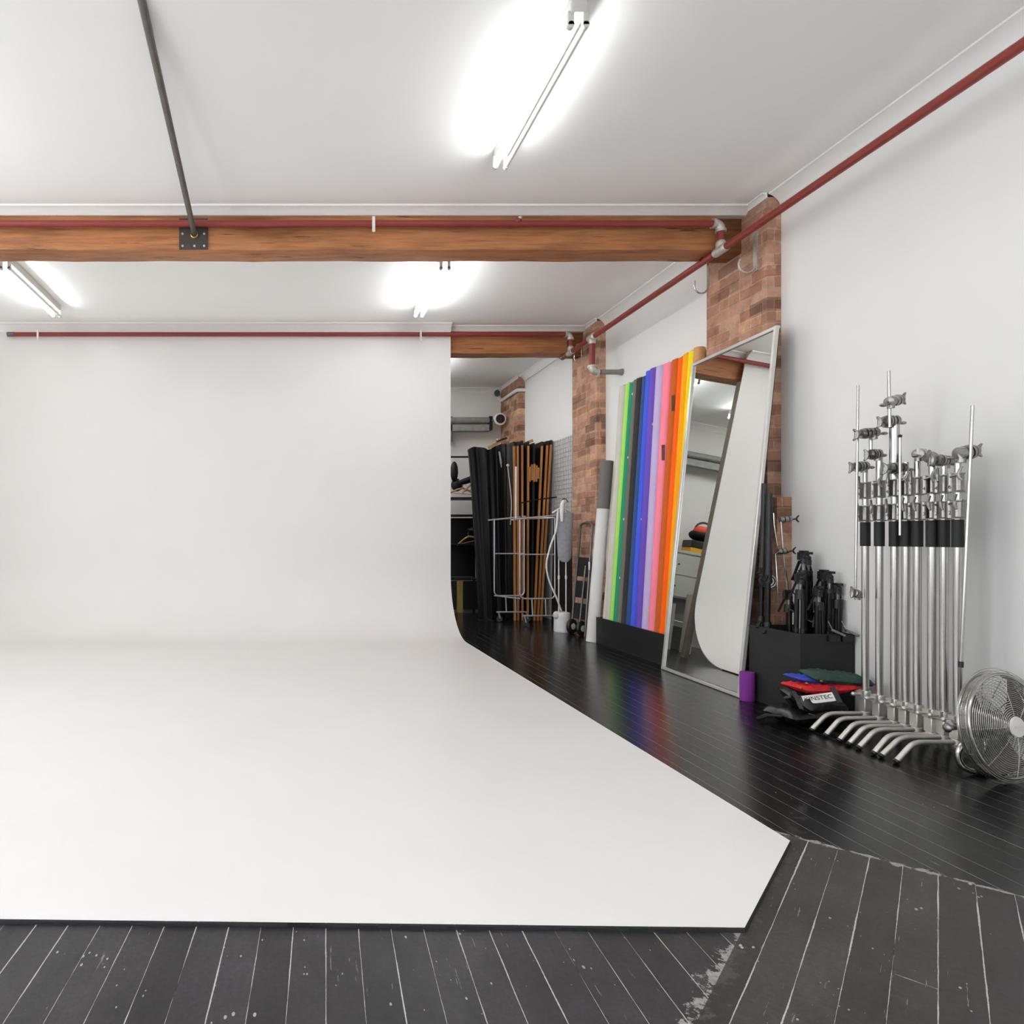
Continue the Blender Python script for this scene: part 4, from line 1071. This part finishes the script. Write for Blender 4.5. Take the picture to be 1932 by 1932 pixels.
# ------------------------------------------------------------------ black box of tripods, yoga mat
BX0, BX1, BY0, BY1_, BH = 3.113, 3.449, 3.965, 4.415, .508
bb = open_box(BX0, BX1, BY0, BY1_, BH)
tag(bb.build('tripod_box', 'black_box', origin=(BX0, BY0, 0)), 'tall open black box full of tripods and stands by the wall', 'box')
tag(MB().lathe([(.001, 0), (.042, 0), (.044, .01), (.044, .185), (.042, .192), (.018, .192), (.016, .17), (.001, .17)], (3.062, 4.36, 0), n=28).build('yoga_mat', 'purple_foam', origin=(3.062, 4.36, 0)),
    'rolled purple foam mat standing between mirror and black box', 'foam mat')
def tripod(x, y, h, lean, label, legs=3, silver=True, head='ball'):
    base = Vector((x, y, .018)); top = Vector((x+lean[0], y+lean[1], h)); ax = (top-base).normalized()
    root = thing('folded_tripod', label, 'tripod', base, 'folded tripods and stands in the black box')
    sx = ax.cross(Vector((0, 1, 0))).normalized(); sy = ax.cross(sx)
    P = lambda f, u, v: base+(top-base)*f+sx*u+sy*v
    for j in range(legs):
        a = 2*PI*j/legs+x*9; u, v = math.cos(a), math.sin(a)
        lg = MB().tube([P(0, u*.012, v*.012), P(.3, u*.018, v*.018)], .008, 8).tube([P(.28, u*.018, v*.018), P(.58, u*.021, v*.021)], .0105, 8).tube([P(.55, u*.021, v*.021), P(.84, u*.018, v*.018)], .013, 10)
        lo = lg.build('leg', 'black_metal', root)
        lk = MB()
        for f in (.29, .565): lk.cyl(P(f-.018, u*.02, v*.02), P(f+.018, u*.02, v*.02), .0155, n=10); lk.bar(P(f, u*.034, v*.034), P(f+.03, u*.036, v*.036), .012, .006)
        lk.build('leg_lock', 'black_plastic', lo)
    MB().cyl(P(.80, 0, 0), P(.87, 0, 0), .027, n=12).build('leg_collar', 'black_plastic', root)
    MB().cyl(P(.5, 0, 0), P(.93, 0, 0), .011, n=10).build('centre_column', 'steel_grey' if silver else 'black_metal', root)
    hd = MB().cyl(P(.91, 0, 0), P(.945, 0, 0), .02, n=12); hd.ball(P(.955, 0, 0), .019); hd.box((-.017, -.02, -.008), (.017, .02, .008), frame_mtx(P(.988, 0, 0), sx, ax)); hd.box((-.012, -.012, -.05), (.022, .012, 0), frame_mtx(P(.985, .012, 0), sx, ax))
    ho = hd.build('tripod_head', 'black_plastic', root)
    MB().bar(P(.95, .0, 0), P(.86, -.05, -.03), .010, .010).build('pan_handle', 'black_metal', ho)
    MB().bar(P(.93, .01, -.02), P(.80, .045, -.035), .011, .011).build('second_handle', 'black_metal', ho)
    for f_, sg in ((.70, 1), (.62, -1), (.42, 1)):
        MB().bar(P(f_, .022*sg, -.015), P(f_+.02, .045*sg, -.03), .012, .008).build('flip_lever', 'black_plastic', root)
    for q in ((.93, -.024, -.014), (.865, -.026, -.018), (.78, -.022, -.022)):
        MB().ball(P(*q), .0085).build('knob', 'chrome', root)
    return root
tripod(3.300, 4.20, 1.025, (.02, 0), 'tallest black tripod in the box, centre back')
tripod(3.365, 4.24, 1.015, (.015, 0), 'tall black tripod with silver knobs right beside the tallest')
tripod(3.225, 4.12, .885, (.012, .0), 'black tripod with hooked head at the left of the tripod cluster')
tripod(3.305, 4.06, .80, (.0, .0), 'shorter black tripod in the front middle of the box', silver=True)
tripod(3.355, 4.07, .895, (.03, 0), 'black tripod nearest the white wall, right side of the box')
tripod(3.385, 4.16, .90, (.035, 0), 'black tripod with bright knobs leaning on the white wall', silver=False)
tripod(3.262, 4.25, .76, (.0, .0), 'short black monopod standing low between the taller tripods in the box', legs=2)
tripod(3.405, 4.05, .82, (.012, .0), 'black tripod at the front right corner of the box touching the wall')
# silver tripod feet hanging over the box front edge
for j, (xx, lab) in enumerate(((3.325, 'left of the two silver clamps hanging on the front edge of the black box'), (3.408, 'right of the two silver clamps hanging on the front edge of the black box'))):
    c = Vector((xx, BY0-.012, .515))
    r_ = thing('silver_clamp', lab, 'clamp', c, 'clamps on the box edge')
    MB().bar(c+Vector((-.03, -.006, .022)), c+Vector((.04, -.014, -.012)), .017, .013).build('clamp_jaw', 'cast_silver', r_)
    MB().cyl(c+Vector((-.02, 0, .01)), c+Vector((-.045, .01, .075)), .0045, n=8).build('clamp_screw', 'chrome', r_)
    MB().box((c.x-.05, c.y-.008, c.z-.05), (c.x+.02, c.y+.010, c.z-.012)).build('clamp_body', 'black_plastic', r_)
# long folded light stands behind the mirror edge
def long_stand(x, y, h, top_dx, label, disc):
    r_ = thing('folded_light_stand', label, 'light stand', (x, y, .018), 'long black stands between mirror and box')
    P = lambda f: Vector((x+top_dx*f, y, .018+(h-.018)*f))
    MB().cyl(P(0), P(.66), .0135, n=12).build('lower_tube', 'black_metal', r_)
    MB().cyl(P(.62), P(1), .0175, n=12).build('upper_tube', 'black_plastic', r_)
    for f in (.35, .60): MB().cyl(P(f-.03), P(f+.03), .021, n=12).bar(P(f)+Vector((-.012, -.008, .01)), P(f)+Vector((-.05, -.03, -.03)), .018, .01).build('collar', 'black_plastic', r_)
    if disc:
        cc = P(.545)+Vector((.018, -.03, 0)); nn = Vector((-.45, -.9, .05))
        d_ = MB().lathe([(.001, 0), (.046, 0), (.05, -.006), (.05, -.02), (.001, -.025)], cc, nn, 26).build('tilt_disc', 'black_plastic', r_)
        for rr in (.030, .044):
            x_ = nn.cross(Vector((0, 0, 1))).normalized(); y_ = x_.cross(nn).normalized()
            pts = [Vector(cc)+nn.normalized()*.002+x_*rr*math.cos(a)*-1+y_*rr*math.sin(a) for a in [PI*.62-k*PI*1.12/16+PI*0 for k in range(17)]]
            pts = [Vector(cc)+nn.normalized()*.002+(x_*math.cos(a)*sx_+y_*math.sin(a))*rr for sx_ in (1 if x_.x > 0 else -1,) for a in [PI*.6-k*PI*1.1/16 for k in range(17)]]
            MB().tube(pts, .0035, 6).build('white_ring', 'label_white', d_)
        MB().ball(Vector(cc)+nn.normalized()*.002, .007).build('centre_screw', 'label_white', d_)
long_stand(3.145, 4.36, 1.475, .035, 'taller of two long black folded stands beside the mirror edge', True)
long_stand(3.135, 4.28, 1.40, .02, 'shorter long black folded stand touching the mirror edge', False)
# chrome articulated arm
r_ = thing('articulated_arm', 'chrome articulated arm with clamp knuckles standing in the black box', 'arm', (3.22, 4.30, .018), 'chrome support arms in the box')
Ya = 4.28
a0, a1, a2, a3 = px(1497, 1180, Ya), px(1489, 1130, Ya), px(1477, 1040, Ya), px(1473, 984, Ya)
MB().tube([Vector((a0.x, Ya, .03)), a1], .008, 8).build('lower_rod', 'steel_grey', r_)
MB().tube([a1, a2], .0055, 8).tube([px(1467, 1118, Ya), px(1463, 1045, Ya), px(1470, 1040, Ya)], .0055, 8).build('middle_rods', 'chrome', r_)
MB().tube([a2, a3], .0055, 8).tube([px(1466, 1030, Ya), px(1460, 990, Ya), px(1459, 968, Ya)], .0055, 8).build('upper_rods', 'chrome', r_)
for q, w_ in ((a2, .03), (px(1482, 980, Ya), .034)):
    kn = MB().lathe([(.001, -w_), (.02, -w_), (.022, -.4*w_), (.014, -.3*w_), (.022, -.2*w_), (.022, .4*w_), (.014, .5*w_), (.02, .6*w_), (.018, w_), (.001, w_)], q, (1, -.2, .1), 16)
    ko = kn.build('knuckle', 'cast_silver', r_)
    knob_wings(MB(), q+Vector((w_, -.005, 0)), (1, -.2, .1), .022, .005).build('wing_screw', 'black_plastic', ko)

# ------------------------------------------------------------------ sandbags
def pillow(name, mat, c, size, rz, ry, label, rx=0, bulge=1.0, group='sandbags beside the black box', curl=0):
    R = Matrix.Rotation(rz, 3, 'Z') @ Matrix.Rotation(ry, 3, 'Y') @ Matrix.Rotation(rx, 3, 'X'); c = Vector(c)
    root = thing(name, label, 'sandbag', (c.x, c.y, c.z), group)
    m = MB(); sx, sy, sz = size
    def f(u, v, sgn):
        a, b_ = 2*u-1, 2*v-1
        e = max(0, (1-abs(a)**4)*(1-abs(b_)**4))**.5
        wr = .006*math.sin(a*9+b_*5+c.x*30)+.004*math.sin(a*21-b_*13)
        z = sgn*sz*.5*e*bulge+wr*e+curl*(abs(a)**3)*.5
        pin = 1-.08*abs(a)*(1-abs(b_))-.0
        return c+R @ Vector((a*sx*.5, b_*sy*.5*(1-.06*math.cos(a*PI)), z))
    m.grid(lambda u, v: f(u, v, 1), 22, 16); m.grid(lambda u, v: f(u, v, -1), 22, 16)
    m.build('bag_body', mat, root)
    return root, R, c
r1, R1, c1 = pillow('sandbag', 'black_vinyl', (3.05, 3.845, .052), (.38, .22, .10), .15, 0, 'black sandbag lying lowest on the floor under the labelled one')
MB().tube([c1+Vector((-.19, -.06, .0)), c1+Vector((-.26, -.04, .0)), c1+Vector((-.28, 0, -.03)), c1+Vector((-.19, .03, -.02))], .012, 8).build('strap', 'black_plastic', r1)
r2, R2, c2 = pillow('sandbag', 'black_vinyl', (3.09, 3.835, .135), (.36, .20, .10), .35, .12, 'black sandbag with white text label, on top of the black floor bag', .45)
# label patch on the camera side of the bag
ln = Vector((-.45, -.72, .55)).normalized(); lx = Vector((.80, -.35, .2)); 
lc = Vector((3.02, 3.715, .172))
lx = (Vector((.86, -.34, .22))-ln*Vector((.86, -.34, .22)).dot(ln)).normalized()
lm = frame_mtx(lc, lx, ln)
lb = MB()
for a in range(8):
    pass
lb.grid(lambda u, v: lm @ Vector(((u-.5)*.15, (v-.5)*.052, .006+.004*math.sin(PI*v))), 6, 6)
lb.grid(lambda u, v: lm @ Vector(((u-.5)*.15, (v-.5)*.052, .002+.004*math.sin(PI*v))), 6, 6)
lo = lb.build('text_label', 'label_white', r2)
text_mesh('KINSTEC', 'label_text', 'ink_dark', lo, .034, frame_mtx(lm @ Vector((0, 0, .0108)), lx, ln))
MB().box((-.012, -.045, .0), (.012, .05, .006), frame_mtx(lm @ Vector((.088, .004, .004)), lx, ln)).build('strap', 'black_plastic', r2)
MB().box((-.010, -.05, .0), (.010, .06, .006), frame_mtx(lm @ Vector((-.10, .0, .006)), lx, ln)).build('strap', 'black_plastic', r2)
bk = MB(); bc = Vector((2.962, 3.76, .085))
bk.box((-.02, -.03, 0), (.02, .03, .006), frame_mtx(bc, (.5, -.6, -.6), (-.5, -.8, .35))).bar(bc+Vector((.0, -.01, .0)), bc+Vector((.05, -.03, -.012)), .014, .006)
bk.build('buckle', 'chrome', r2)
MB().tube([bc+Vector((-.01, .02, .05)), bc+Vector((-.055, .02, .085)), bc+Vector((-.07, .03, .075)), bc+Vector((-.03, .04, .03))], .012, 8).build('carry_strap', 'black_plastic', r2)
r3, R3, c3 = pillow('sandbag', 'red_cloth', (3.115, 3.82, .212), (.36, .17, .05), .06, -.02, 'red shot bag on the black sandbags, under the blue one', curl=.03)
r4, R4, c4 = pillow('sandbag', 'blue_cloth', (3.15, 3.86, .252), (.34, .15, .042), -.05, .02, 'blue shot bag between the red and the dark green one', curl=.02)
r5, R5, c5 = pillow('sandbag', 'green_cloth', (3.215, 3.825, .272), (.33, .16, .055), -.12, .08, 'dark green shot bag topmost of the folded bags', .12)
for rr_, cc_ in ((r3, px(1511, 1298, 3.735)), (r4, px(1522, 1289, 3.785)), (r5, px(1550, 1285, 3.755))):
    MB().ball(cc_, (.009, .006, .006)).build('brass_eyelet', 'thread_gold', rr_)
